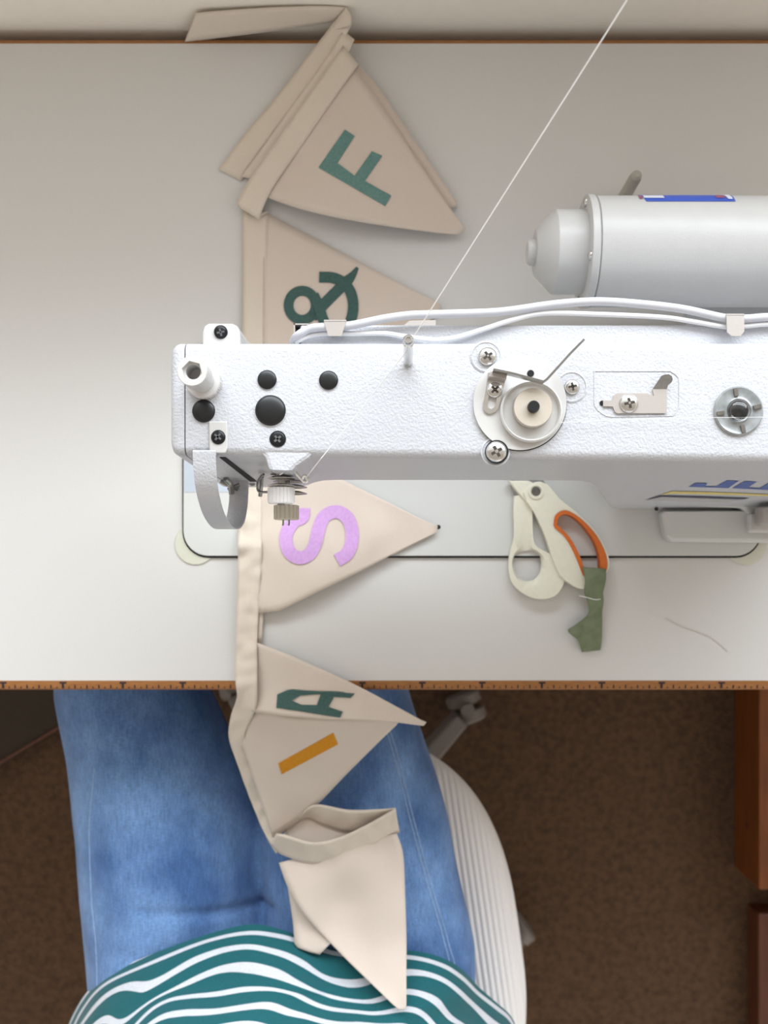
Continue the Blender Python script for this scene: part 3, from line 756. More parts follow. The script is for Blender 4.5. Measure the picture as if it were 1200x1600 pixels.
# cables and clips
big=[(458,534,0.236),(464,525,0.2485),(483,514,0.2500),(503,511,0.2505),(547,508.5,0.2505),(600,498,0.2505),(640,492.5,0.250),(680,491,0.250),(760,488.5,0.249),(800,485,0.249),(867,475.5,0.249),(933,471,0.249),(1000,475,0.249),(1067,483,0.249),(1133,497,0.249),(1165,498,0.249),(1200,495.5,0.249),(1290,492,0.249)]
obj('cable', tube([P(*c) for c in big], 0.0024, 14, 6), 'cable', machine, label='thick grey cable along the back of the arm')
small=[(460,540,0.236),(467,532,0.2470),(483,525,0.2475),(504,521.5,0.2475),(547,521.5,0.2475),(600,521,0.2475),(627,525,0.2475),(667,530.5,0.2478),(693,530.5,0.2478),(720,525.5,0.2475),(760,513,0.2475),(800,500,0.2475),(850,489.5,0.2475),(933,491,0.2475),(1033,495.5,0.2475),(1083,502.5,0.2475),(1133,510.5,0.2475),(1165,509.5,0.2475),(1200,506.5,0.2475),(1290,503,0.2475)]
obj('cable', tube([P(*c) for c in small], 0.00145, 12, 6), 'cable2', machine, label='thin pale cable along the back of the arm')
def clip(poly, z, drop):
    a=prism(ppix(poly,z),z-0.0009,z)
    u0=poly[0]; u1=poly[1]; A=P(*u0,z); B=P(*u1,z)
    return join(a, box(A.x,B.x,A.y-0.0002,A.y+0.0009,z-drop,z))
obj('cable_clip', clip([(506,502),(541,502),(533.5,525),(513,525)],0.2535,0.010),'plate',machine,smooth=False,label='tapered grey cable clip near the head')
obj('cable_clip', clip([(1135,492.5),(1163,492.5),(1163,518),(1157,525),(1143,525),(1136,519)],0.2525,0.010),'plate',machine,smooth=False,label='square grey cable clip at the right')

# ------------------------------------------------------------------ sewing thread
th=[P(1080,-155,0.44),P(980,0,0.415),P(641,523,0.3135)]
wrap=[pb+Vector((0.0029*math.cos(a),0.0029*math.sin(a),0.0515-0.018*k/11)) for k,a in enumerate([0.5+0.5*j for j in range(12)])]
thr=obj('sewing_thread', tube([P(1080,-155,0.44),P(980,0,0.415)]+wrap[:3],0.00028,6), 'thread')
tag(thr,'white thread running from top of picture down to the steel post','thread')
thr2=obj('sewing_thread', tube([wrap[2],wrap[5],wrap[8],P(636,548,0.296),P(560,645,0.2700),P(502,716,0.2660),P(477,748,0.2480)],0.00026,6),'thread')
tag(thr2,'fine white thread crossing the arm from post to tension discs','thread')
thr3=obj('sewing_thread', tube([P(1230,651.5,ZT+0.0042),P(1115,652.5,ZT+0.0042),P(1000,654.5,ZT+0.003),P(845,661.5,ZT+0.0030)],0.00011,5),'thread')
tag(thr3,'fine white thread lying across the clear oil sight window','thread')
loose=obj('loose_thread', tube([P(1040,965,0.0006),P(1066,979,0.0006),P(1105,993,0.0006),P(1124,1006,0.0006),P(1137,1018,0.0006)],0.00022,6,6),mat('beige_thread',lin(196,190,178),0.8,var=0.05))
tag(loose,'loose beige thread end curling on the table front','thread')

# ------------------------------------------------------------------ bunting
bunting=thing('fabric_bunting',(-0.12,0.2,0.0),'cream canvas letter bunting running from back edge under the machine to the lap','bunting')
GR={}
def cloth(name,Lp,Rp,m='canvas',amp=0.0,freq=0.02,nu=12,nv=30,key=None,label=None,smooth=True,th=0.0010,parent=None):
    vf,G=ruled(Lp,Rp,nu,nv,amp,freq,smooth)
    o=obj(name,vf,m,None if parent else bunting,clean=False,label=label)
    if parent: sub(o,parent)
    # consistent winding: normal upwards
    me=o.data
    if sum(p.normal.z for p in me.polygons)<0: me.flip_normals()
    s=o.modifiers.new('thickness','SOLIDIFY'); s.thickness=th; s.offset=1
    if key: GR[key]=G
    return o
def felt(name,parts,m,parent,label=None):
    o=obj(name,join(*parts),m,None,smooth=False,label=label); sub(o,parent)
    if sum(p.normal.z*p.area for p in o.data.polygons)<0: o.data.flip_normals()
    s=o.modifiers.new('thickness','SOLIDIFY'); s.thickness=0.0008; s.offset=1
    return o
# ribbon end leaning on the wall
cloth('tape',[(306,20,0.0290),(350,16,0.031),(430,11,0.034),(500,9,0.034),(541,11,0.032)],[(289,64,0.0015),(340,58,0.004),(420,48,0.008),(490,38,0.012),(526,32,0.014)],'canvas2',label='loose tape end leaning against the wall',nu=6)
cloth('tape',[(541,11,0.033),(549,25,0.030),(549,40,0.026)],[(526,32,0.018),(522,40,0.018),(520,47,0.016)],'canvas2',nu=6,nv=8)
cloth('tape',[(526,30,0.020),(500,64,0.013),(440,142,0.006),(380,214,0.003),(342,265,0.002)],[(549,40,0.022),(532,70,0.015),(474,152,0.008),(416,227,0.004),(377,283,0.002)],'canvas2',label='lowest tape of the folded stack',nu=6,amp=0.002)
cloth('tape',[(536,48,0.018),(505,98,0.013),(440,190,0.008),(378,276,0.005)],[(554,62,0.017),(530,112,0.013),(470,196,0.009),(408,285,0.006)],'canvas2',nu=6,amp=0.002)
# under pennant (sliver along the right edge)
cloth('pennant',[(556,98,0.009),(590,134,0.009),(640,208,0.008),(711,312,0.006),(714,324,0.005)],[(440,300,0.003),(500,310,0.003),(560,318,0.003),(640,322,0.003),(706,326,0.004)],nu=10,nv=24,smooth=False,label='blank pennant folded beneath the one with F')
# F
cloth('tape',[(536,72,0.016),(500,124,0.014),(440,210,0.012),(388,284,0.011),(369,319,0.009)],[(560,101,0.017),(530,143,0.0150),(470,230,0.013),(425,296,0.012),(404,343,0.010)],'canvas2',nu=6,amp=0.002,label='tape heading the pennant with F')
pf=cloth('pennant',[(543,93,0.0135),(590,156,0.0135),(640,232,0.0125),(690,307,0.0095),(719,348,0.008),(727,358,0.008)],[(410,306,0.0085),(470,327,0.0180),(540,343,0.0200),(620,356,0.0150),(690,365,0.010),(718,367,0.0085)],key='F',amp=0.0015,nu=16,nv=30,label='pennant with teal F')
felt('letter',[flatpoly([(539,203),(554,213),(527,255),(498,262)],GR['F'],0.0011),flatpoly([(527,255),(554,275),(570,283),(611,306),(602,322),(498,262)],GR['F'],0.0011),flatpoly([(554,275),(581,237),(597,244),(570,283)],GR['F'],0.0011)],'teal',pf,'teal felt letter F')
cloth('tape',[(371,322,0.009),(378,328,0.0065),(386,331,0.004)],[(405,343,0.010),(410,337,0.007),(420,332,0.004)],'canvas2',nu=6,nv=6)
# ampersand
cloth('tape',[(380,330,0.003),(380,440,0.0035),(379,530,0.005),(377,600,0.0065),(375,700,0.0065)],[(418,330,0.003),(418,440,0.0035),(417,530,0.005),(415,600,0.0065),(412,700,0.0065)],'canvas2',nu=6,label='tape heading the pennant with ampersand')
pa=cloth('pennant',[(412,330,0.0022),(470,361,0.0022),(540,398,0.0022),(620,440,0.0022),(670,466,0.0022),(689,477,0.0025)],[(410,632,0.0066),(470,603,0.0064),(540,568,0.006),(620,528,0.0045),(668,503,0.0035),(688,490,0.0030)],key='&',nu=16,nv=30,smooth=False,label='pennant with ampersand')
z3=lambda pts:[(360+x/3.3333,320+y/3.3333) for x,y in pts]
G=GR['&']
ring=z3([(374+71*math.cos(t),524+76*math.sin(t)) for t in [2*PI*k/24 for k in range(25)]])
felt('letter',[stroke(ring,15,G,0.0011,64,False),stroke(z3([(425,585),(500,505),(580,425),(630,375),(662,328)]),lambda t:17 if t<0.75 else 17*(1-(t-0.75)*3.0),G,0.0011,40),
    stroke(z3([(432,470),(462,530),(480,590),(510,640),(560,660),(610,635),(636,570),(638,500),(618,440),(580,400),(530,380),(463,377)]),16.5,G,0.0013,80)],'dgreen',pa,'dark green felt ampersand')
# S, under the arm onto the bed
cloth('tape',[(375,700,0.0065),(373,780,0.0068),(372,838,0.0080),(372,852,0.0125),(372,866,0.0095),(372,880,0.0082),(371,940,0.0068),(369,1003,0.006),(368,1040,0.0062),(369,1072,0.0055),(370,1090,-0.002),(362,1116,-0.020),(358,1150,-0.040),(372,1195,-0.058),(392,1250,-0.078),(412,1298,-0.087),(432,1334,-0.088)],
      [(412,700,0.0065),(410,780,0.0068),(409,838,0.0080),(409,852,0.0120),(409,866,0.0095),(408,880,0.0084),(405,940,0.0070),(402,1003,0.0085),(402,1040,0.0095),(402,1072,0.0085),(402,1094,0.004),(398,1112,-0.004),(382,1152,-0.034),(402,1180,-0.052),(418,1220,-0.066),(422,1270,-0.080),(442,1306,-0.086)],'canvas2',nu=8,nv=150,amp=0.003,freq=0.05,label='tape heading the pennants with S, A and ochre bar')
ps=cloth('pennant',[(403,687,0.0062),(460,714,0.0066),(540,752,0.0066),(610,786,0.0066),(660,812,0.0068),(684,822,0.0068)],[(401,958,0.0055),(436,955,0.0100),(480,933,0.0115),(560,894,0.0100),(640,853,0.0080),(682,832,0.0070)],key='S',nu=22,nv=34,amp=0.0035,freq=0.018,smooth=False,label='pennant with lilac S')
z7=lambda pts:[(340+x/3.158,740+y/3.158) for x,y in pts]
felt('letter',[stroke(z7([(424,170),(420,215),(380,235),(345,285),(338,335),(358,390),(405,415),(452,398),(482,345),(497,280),(520,220),(560,192),(605,192),(645,225),(664,285),(660,350),(635,400),(590,428)]),lambda t:20.5,GR['S'],0.0012,110)],'lilac',ps,'lilac felt letter S')
cloth('tape',[(405,880,0.0062),(405,940,0.0052),(402,1004,0.004)],[(413,880,0.0060),(412,940,0.0048),(409,1002,0.003)],'canvas2',nu=4,nv=12)
# A and the ochre bar, over the table edge
pA=cloth('pennant',[(396,1002,0.0065),(440,1018,0.0100),(500,1044,0.0105),(560,1072,0.0085),(620,1104,0.004),(655,1123,-0.001),(666,1128,-0.003)],[(394,1112,-0.003),(440,1118,0.0015),(500,1123,0.0015),(560,1125,0.0010),(610,1127,-0.001),(645,1131,-0.004),(662,1133,-0.005)],key='A',nu=16,nv=34,amp=0.002,label='pennant with dark green A')
z1=lambda pts:[(330+x/3.3333,980+y/3.3333) for x,y in pts]
G=GR['A']
felt('letter',[flatpoly(z1([(345,350),(400,326),(560,333),(747,345),(727,367),(640,362),(570,350),(465,355),(420,382)]),G,0.0012),flatpoly(z1([(420,382),(470,404),(550,406),(610,415),(685,440),(672,470),(600,459),(450,435),(340,420)]),G,0.0012),
    flatpoly(z1([(345,350),(420,382),(340,420)]),G,0.0012),flatpoly(z1([(570,350),(640,362),(610,416),(550,406)]),G,0.0012)],'dgreen',pA,'dark green felt letter A')
pI=cloth('pennant',[(378,1160,-0.040),(398,1110,-0.0075),(460,1119,-0.0025),(540,1123,-0.0025),(600,1125,-0.005),(622,1128,-0.007)],[(426,1308,-0.086),(455,1292,-0.083),(490,1262,-0.073),(540,1210,-0.055),(590,1160,-0.028),(620,1131,-0.0095)],key='I',nu=16,nv=34,amp=0.0025,label='pennant with ochre bar')
felt('letter',[flatpoly(z1([(350,708),(636,548),(660,607),(368,763)]),GR['I'],0.0012,14)],'ochre',pI,'ochre felt bar')
# loop of tape in the lap
cloth('tape',[(468,1278,-0.078),(480,1262,-0.070),(500,1257,-0.066),(545,1265,-0.066),(595,1264,-0.064),(618,1262,-0.062)],[(440,1306,-0.087),(475,1278,-0.086),(505,1288,-0.085),(545,1299,-0.085),(590,1285,-0.084),(606,1272,-0.080)],'canvas2',nu=8,nv=40,amp=0.003,freq=0.05,label='looped tape behind, in the lap')
cloth('tape',[(432,1302,-0.070),(445,1304,-0.066),(488,1316,-0.062),(528,1309,-0.062),(570,1290,-0.062),(618,1263,-0.060)],[(424,1318,-0.086),(440,1334,-0.086),(490,1348,-0.084),(535,1342,-0.084),(580,1322,-0.084),(624,1299,-0.084)],'canvas2',nu=8,nv=40,amp=0.003,freq=0.05,label='looped tape in front, in the lap')
cloth('pennant',[(438,1308,-0.089),(470,1277,-0.088),(520,1290,-0.0875),(570,1292,-0.0875),(602,1276,-0.087)],[(446,1320,-0.090),(490,1328,-0.0885),(530,1322,-0.0885),(575,1306,-0.0885),(610,1285,-0.088)],nu=6,nv=20,label='shaded cloth inside the tape loop')
pl=cloth('pennant',[(436,1348,-0.090),(450,1385,-0.086),(475,1428,-0.080),(530,1488,-0.066),(585,1542,-0.042),(620,1575,-0.028),(630,1578,-0.025)],[(620,1302,-0.080),(630,1335,-0.078),(633,1400,-0.074),(635,1470,-0.066),(635,1530,-0.047),(635,1570,-0.028),(634,1577,-0.025)],key='L',nu=20,nv=40,amp=0.010,freq=0.012,label='blank pennant lying point down across the lap')
cloth('pennant',[(450,1385,-0.094),(458,1440,-0.091),(461,1479,-0.082),(480,1486,-0.079),(500,1491,-0.077)],[(500,1390,-0.092),(530,1440,-0.086),(540,1455,-0.080),(530,1465,-0.076),(517,1474,-0.074)],nu=8,nv=16,smooth=False,label='small pennant corner peeking out at left')

# ------------------------------------------------------------------ scissors
sc_=thing('fabric_scissors',tuple(P(850,850,0.004)),'cream scissors with orange lined grip lying on the machine bed','scissors')
z6=lambda pts:[(780+x/2.857,730+y/2.857) for x,y in pts]
def loop(pts,n,z): return ppix([(p.x,p.y) for p in resample([(q.x,q.y,0) for q in catmull([(a,b,0) for a,b in z6(pts+[pts[0]])],6)[:-1]],n,True)],z)
ho=[(168,60),(215,75),(245,120),(330,188),(425,280),(478,370),(492,430),(480,470),(445,520),(385,545),(335,532),(270,480),(235,400),(205,310),(150,190),(120,150),(110,105)]
hi=[(243,262),(250,218),(280,196),(312,198),(372,238),(435,308),(474,385),(482,440),(470,470),(450,480),(420,490),(385,490),(372,478),(345,405),(310,335),(275,290),(252,276)]
def matched(a,b,n,z0a,z1a):
    A=loop(a,n,z1a); B=loop(b,n,z1a)
    # start both loops at the same bearing from the hole's centre
    c=Vector((sum(p[0] for p in B)/n,sum(p[1] for p in B)/n))
    ang=lambda p: math.atan2(p[1]-c.y,p[0]-c.x)
    def cast(L,t):
        d=Vector((math.cos(t),math.sin(t))); best=None
        for k in range(len(L)):
            p=Vector(L[k])-c; q=Vector(L[(k+1)%len(L)])-c; e=q-p; den=d.x*e.y-d.y*e.x
            if abs(den)<1e-12: continue
            s=(p.x*e.y-p.y*e.x)/den; w=(p.x*d.y-p.y*d.x)/den
            if s>0 and -1e-6<=w<=1+1e-6 and (best is None or s>best): best=s
        return tuple(c+d*(best or 0.001))
    ts=[2*PI*k/n for k in range(n)]
    return [cast(A,t) for t in ts],[cast(B,t) for t in ts]
A,B=matched(ho,hi,96,0,0.014)
obj('handle',ringprism(A,B,0.0055,0.0145),'scis',sc_,bevel=0.0016,smooth=False,label='cream handle with orange lining')
hin=[(258,258),(264,228),(288,212),(318,216),(366,252),(418,320),(444,385),(450,440),(444,462),(425,470),(400,472),(385,470),(362,402),(326,330),(292,288),(268,272)]
A2,B2=matched(hi,hin,96,0,0.0155)
obj('grip_lining',ringprism(A2,B2,0.0050,0.0160),'orange',sc_,bevel=0.0008,smooth=False,label='orange rubber grip lining')
obj('shank',prism(ppix(z6([(40,60),(62,60),(130,60),(200,90),(230,160),(160,200),(112,148)]),0.012),0.0062,0.0125),'scis',sc_,smooth=False,bevel=0.0012)
lo_=[(60,130),(140,128),(148,250),(160,345),(230,390),(285,455),(290,510),(255,570),(190,590),(120,572),(60,520),(42,450),(48,380),(66,300)]
hn=[(125,372),(158,372),(185,395),(190,430),(185,470),(160,500),(125,508),(90,495),(68,460),(62,420),(75,390),(98,376)]
A,B=matched(lo_,hn,96,0,0.010)
# the small ring slopes down into its hole
n=len(A);V=[(*a,0.0046) for a in A]+[(*b,0.0046) for b in B]+[(*a,0.0105) for a in A]
mid=[((a[0]*0.25+b[0]*0.75),(a[1]*0.25+b[1]*0.75)) for a,b in zip(A,B)]
V+=[(*m_,0.0100) for m_ in mid]+[(*b,0.0062) for b in B]
F=[]
for k in range(n):
    j=(k+1)%n
    F+=[(k,j,n+j,n+k),(k,2*n+k,2*n+j,j),(2*n+k,3*n+k,3*n+j,2*n+j),(3*n+k,4*n+k,4*n+j,3*n+j),(4*n+k,n+k,n+j,4*n+j)]
obj('handle',(V,F),'scis',sc_,angle=50,label='cream handle with small round ring')
pv=P(837.5,768,0.0144)
obj('pivot',lathe([(0.0064,0.0),(0.0064,0.0012),(0.0048,0.0014),(0.0042,0.0002),(0.0041,-0.0003)],pv,seg=32),'scis',sc_)
obj('pivot_screw',lathe([(0.0041,-0.0004),(0.0038,0.0003),(0.0012,0.0005)],pv,seg=24),'dsteel',sc_)
obj('blade',prism([tuple(P(u,v,0.009)[:2]) for u,v in ((812,752),(838,775),(856,760),(770,655),(700,585),(760,680))],0.0080,0.0095),'steel',sc_,smooth=False)
obj('blade',prism([tuple(P(u,v,0.007)[:2]) for u,v in ((803,775),(830,780),(845,760),(800,650),(765,570),(780,660))],0.0056,0.0072),'steel',sc_,smooth=False)

gs_vf,gG=ruled([(*p,z) for p,z in zip(z6([(370,446),(383,500),(379,560),(397,612),(392,660),(335,706),(306,730),(350,772),(369,824)]),(0.0175,0.0180,0.015,0.011,0.009,0.008,0.007,0.005,0.004))],
              [(*p,z) for p,z in zip(z6([(474,456),(472,520),(462,560),(464,600),(457,650),(457,700),(457,740),(457,785),(450,817)]),(0.0175,0.0175,0.014,0.010,0.009,0.007,0.006,0.005,0.004))],12,50,0.004,0.045)
gs=obj('fabric_strip',gs_vf,'sage',clean=False)
if sum(p.normal.z for p in gs.data.polygons)<0: gs.data.flip_normals()
s=gs.modifiers.new('thickness','SOLIDIFY'); s.thickness=0.0012; s.offset=1
tag(gs,'frayed sage green fabric strip tied to the orange scissor grip','fabric strip')
gw=obj('loop',ruled([(912,886,0.017),(910,896,0.004),(914,910,0.0035)],[(945,890,0.017),(946,900,0.004),(944,912,0.0035)],6,14)[0],'sage',None,clean=False); sub(gw,gs)
wr=obj('wrap_thread',tube([P(905,931,0.012),P(915,933,0.0175),P(930,937,0.0175),P(938,936,0.012)],0.0003,6,4),'thread',None); sub(wr,gs)

# ------------------------------------------------------------------ chair
CC=Vector((-0.118,-0.455,0))
chair=thing('office_chair',(CC.x,CC.y,FLOOR),'white ribbed swivel chair with grey star base under the person','chair')
ST=-0.262
def seat():
    nr,na=40,420; V=[];F=[]; rot=math.radians(7)
    a,b=0.252,0.262
    prof=[(k/30.0,) for k in range(31)]
    def pt(f,t):
        c,s=math.cos(t),math.sin(t); e=2/2.7
        return a*f*math.copysign(abs(c)**e,c), b*f*math.copysign(abs(s)**e,s)
    # grid top
    nx,ny=470,70
    return None
def seat_mesh():
    V=[];F=[];rot=math.radians(8.0);a,b=0.250,0.262;nx,ny=520,60;e=2.7
    # columns across x, each spans the outline in y; corrugated top with rounded rim
    idx={}
    for i in range(nx+1):
        s=-1+2*i/nx; s=math.copysign(1-(1-abs(s))**1.0,s); x=a*s
        hy=b*(max(0,1-abs(s)**e))**(1/e)
        for j in range(ny+1):
            t=-1+2*j/ny; t=math.sin(t*PI/2); y=hy*t
            rr=(abs(s)**e+(abs(y)/b)**e)**(1/e); edge=max(0,(rr-0.80)/0.20)
            z=ST-0.040*(1-math.sqrt(max(0,1-min(edge,1)**2)))
            z+=0.0021*abs(math.sin(PI*x/0.0066))*(1 if edge<0.99 else 0.3)
            idx[(i,j)]=len(V); V.append((x,y,z))
    for i in range(nx):
        for j in range(ny): F.append((idx[(i,j)],idx[(i+1,j)],idx[(i+1,j+1)],idx[(i,j+1)]))
    out=[]
    c,s_=math.cos(rot),math.sin(rot)
    for x,y,z in V: out.append((CC.x+x*c-y*s_,CC.y+x*s_+y*c,z))
    return out,F
seat_o=obj('seat',seat_mesh(),'seat',chair,clean=False)
if sum(p.normal.z for p in seat_o.data.polygons)<0: seat_o.data.flip_normals()
c8,s8=math.cos(math.radians(8)),math.sin(math.radians(8))
def seatring(f,z):
    o=[]
    for k in range(64):
        t=2*PI*k/64;c,s=math.cos(t),math.sin(t);e=2/2.7
        x=0.250*f*math.copysign(abs(c)**e,c);y=0.262*f*math.copysign(abs(s)**e,s);o.append((CC.x+x*c8-y*s8,CC.y+x*s8+y*c8,z))
    return o
obj('seat_base',loft([seatring(0.999,ST-0.039),seatring(0.985,ST-0.055),seatring(0.9,ST-0.062)]),'seat',chair)
obj('seat_shell',loft([seatring(0.90,ST-0.062),seatring(0.7,ST-0.085)]),'chair',chair)
obj('column',lathe([(0.03,0),(0.03,0.22),(0.025,0.22),(0.025,0.40)],(CC.x,CC.y,FLOOR+0.075),seg=32),'chair',chair)
obj('base_hub',lathe([(0.05,0),(0.055,0.03),(0.04,0.07)],(CC.x,CC.y,FLOOR+0.06),seg=32),'chair',chair)
for k in range(5):
    a=math.radians(48+72*k); d=Vector((math.cos(a),math.sin(a),0)); t=Vector((-d.y,d.x,0))
    p0=Vector((CC.x,CC.y,FLOOR+0.10))+d*0.04; p1=Vector((CC.x,CC.y,FLOOR+0.075))+d*0.30
    V=[]
    for p,w,hh in ((p0,0.026,0.026),(p1,0.017,0.018)):
        V+=[p-t*w-Vector((0,0,hh)),p+t*w-Vector((0,0,hh)),p+t*w*0.7+Vector((0,0,hh)),p-t*w*0.7+Vector((0,0,hh))]
    obj('leg',(V,[(0,1,2,3),(4,7,6,5),(0,4,5,1),(1,5,6,2),(2,6,7,3),(3,7,4,0)]),'chair',chair,smooth=False,bevel=0.004)
    w=Vector((CC.x,CC.y,FLOOR+0.028))+d*0.315
    ax2=(t*math.cos(0.5)+d*math.sin(0.5))
    cs=obj('caster',join(lathe([(0.024,-0.024),(0.028,-0.020),(0.028,-0.006),(0.022,-0.004)],w,ax2,28),lathe([(0.022,0.004),(0.028,0.006),(0.028,0.020),(0.024,0.024)],w,ax2,28),lathe([(0.012,0),(0.011,0.045)],w,(0,0,1),16)),'chair',chair)
obj('backrest_post',tube([(CC.x+0.02,CC.y-0.18,ST-0.06),(CC.x+0.035,CC.y-0.30,ST-0.04),(CC.x+0.04,CC.y-0.33,ST+0.10),(CC.x+0.04,CC.y-0.34,ST+0.25)],0.018,14,6),'chair',chair)
def backrest():
    V=[];F=[];nx,nz=24,20
    for side in (0,1):
        for i in range(nx+1):
            for j in range(nz+1):
                s=-1+2*i/nx;t=-1+2*j/nz
                x=0.21*s;z=0.20*t*(1-0.25*abs(s)**3);yb_=-0.33+0.05*s*s*-1+0.05*(-0.0)
                V.append((CC.x+0.04+x,CC.y-0.315-(0.045 if side else 0.0)*(1-max(abs(s),abs(t))**6)+0.05*s*s,ST+0.36+z))
    n=(nx+1)*(nz+1)
    for side in (0,1):
        for i in range(nx):
            for j in range(nz): F.append(tuple(side*n+q for q in (i*(nz+1)+j,(i+1)*(nz+1)+j,(i+1)*(nz+1)+j+1,i*(nz+1)+j+1)))
    return V,F
obj('backrest',backrest(),'seat',chair)

# ------------------------------------------------------------------ person
person=thing('person',(-0.125,-0.45,ST),'seated person in blue jeans and teal white-striped top','person')
def ell_loft(path,n=28):
    """tube of elliptical rings: (centre, half width, half height, direction)"""
    rings=[]
    for i,(c,rw,rh) in enumerate(path):
        c=Vector(c); d=(Vector(path[min(i+1,len(path)-1)][0])-Vector(path[max(i-1,0)][0])).normalized()
        side=Vector((1,0,0)); side=(side-d*side.dot(d)).normalized(); up=d.cross(side)
        rings.append([c+side*rw*math.cos(2*PI*k/n)+up*rh*math.sin(2*PI*k/n) for k in range(n)])
    return loft(rings)
TZ=-0.180
legL=[((-0.215,-0.60,TZ+0.005),0.090,0.085),((-0.222,-0.52,TZ),0.100,0.088),((-0.239,-0.37,TZ),0.095,0.080),((-0.246,-0.264,TZ),0.0935,0.077),((-0.270,-0.172,TZ+0.004),0.081,0.073),((-0.288,-0.115,TZ+0.006),0.073,0.071),((-0.292,-0.055,TZ),0.068,0.068),((-0.290,-0.012,TZ-0.035),0.064,0.066),((-0.285,0.010,TZ-0.09),0.061,0.062),((-0.275,0.020,-0.45),0.062,0.066),((-0.265,0.010,-0.66),0.055,0.060)]
legR=[((-0.03,-0.60,TZ+0.005),0.092,0.085),((-0.030,-0.50,TZ),0.104,0.088),((-0.037,-0.40,TZ),0.108,0.083),((-0.056,-0.27,TZ),0.099,0.077),((-0.060,-0.19,TZ+0.003),0.078,0.072),((-0.072,-0.125,TZ+0.006),0.072,0.070),((-0.076,-0.060,TZ),0.067,0.067),((-0.076,-0.015,TZ-0.035),0.063,0.065),((-0.074,0.008,TZ-0.09),0.060,0.062),((-0.070,0.020,-0.45),0.062,0.066),((-0.065,0.010,-0.66),0.055,0.060)]
pelvis=[((-0.125,-0.68,-0.10),0.05,0.05)]
def pel():
    V,F=lathe([(max(1e-4,math.sin(PI*k/16)),-math.cos(PI*k/16)) for k in range(17)],(0,0,0),(0,0,1),36,cap=False)
    return [Vector((-0.125+v.x*0.188,-0.585+v.y*0.125,-0.115+v.z*0.14)) for v in V],F
def remeshed(name,VF,m,parent,vox,smooth=6,bumps=()):
    V,F=VF; me=bpy.data.meshes.new(name); me.from_pydata([tuple(v) for v in V],[],F); finish(me,False,30)
    me.materials.append(M[m]); o=bpy.data.objects.new(name,me); COL.objects.link(o); adopt(o,parent)
    r=o.modifiers.new('skin','REMESH'); r.mode='VOXEL'; r.voxel_size=vox; r.use_smooth_shade=True
    s=o.modifiers.new('soft','SMOOTH'); s.factor=0.5; s.iterations=smooth
    dg=bpy.context.evaluated_depsgraph_get(); dg.update()
    ev=o.evaluated_get(dg); nm=bpy.data.meshes.new_from_object(ev,depsgraph=dg)
    o.modifiers.clear(); o.data=nm
    for p in nm.polygons: p.use_smooth=True
    return o
jeans=remeshed('jeans',join(ell_loft(legL),ell_loft(legR),pel()),'denim',person,0.0045,8)
# creases and slack in the cloth
def seg_d(p,a,b):
    ab=b-a;t=max(0,min(1,(p-a).dot(ab)/ab.dot(ab)));return (p-(a+ab*t)).length,t
cre=[(P(215,1428,-0.10),P(415,1446,-0.10),0.0085,0.0050),(P(300,1470,-0.10),P(420,1462,-0.10),0.003,0.009),(P(140,1500,-0.12),P(300,1490,-0.10),0.002,0.010),(P(690,1330,-0.12),P(640,1290,-0.10),0.0035,0.010),(P(745,1500,-0.15),P(650,1440,-0.10),0.003,0.010)]
nrm=[v.normal.copy() for v in jeans.data.vertices]
for v in jeans.data.vertices:
    co=v.co.copy(); d=Vector((0,0,0))
    for a,b,dep,w in cre:
        q=Vector((co.x,co.y)); dd,t=seg_d(q,Vector(a[:2]),Vector(b[:2]))
        if co.z>-0.2: d.z-=dep*math.exp(-(dd/w)**2)*(0.3+0.7*t)
    n_=noise.noise((co.x*14,co.y*9,co.z*14)); v.co=co+d+nrm[v.index]*(0.0035*n_)
from mathutils.bvhtree import BVHTree
bvh=BVHTree.FromPolygons([v.co for v in jeans.data.vertices],[tuple(p.vertices) for p in jeans.data.polygons])
def on_jeans(u,v,off=0.0):
    o=Vector((0,0,CAM_H)); d=(P(u,v,0)-o).normalized(); h=bvh.ray_cast(o,d)
    return h[0]+h[1]*off if h[0] else P(u,v,-0.15)
for pts in ([(597,1125),(612,1170),(630,1240),(648,1310),(668,1385),(688,1450),(704,1510)],[(603,1125),(618,1170),(636,1240),(654,1310),(674,1385),(694,1450),(711,1510)],[(148,1200),(140,1290),(143,1400),(150,1480),(152,1540)]):
    pts2=[(p.x,p.y) for p in catmull([(a,b,0) for a,b in pts],8)]
    s=obj('seam',tube([on_jeans(u,v,0.0001)+Vector((0.0004*noise.noise((u*.2,v*.2,1)),0,0)) for u,v in pts2],0.0007,6),'thr_seam',None); sub(s,jeans)

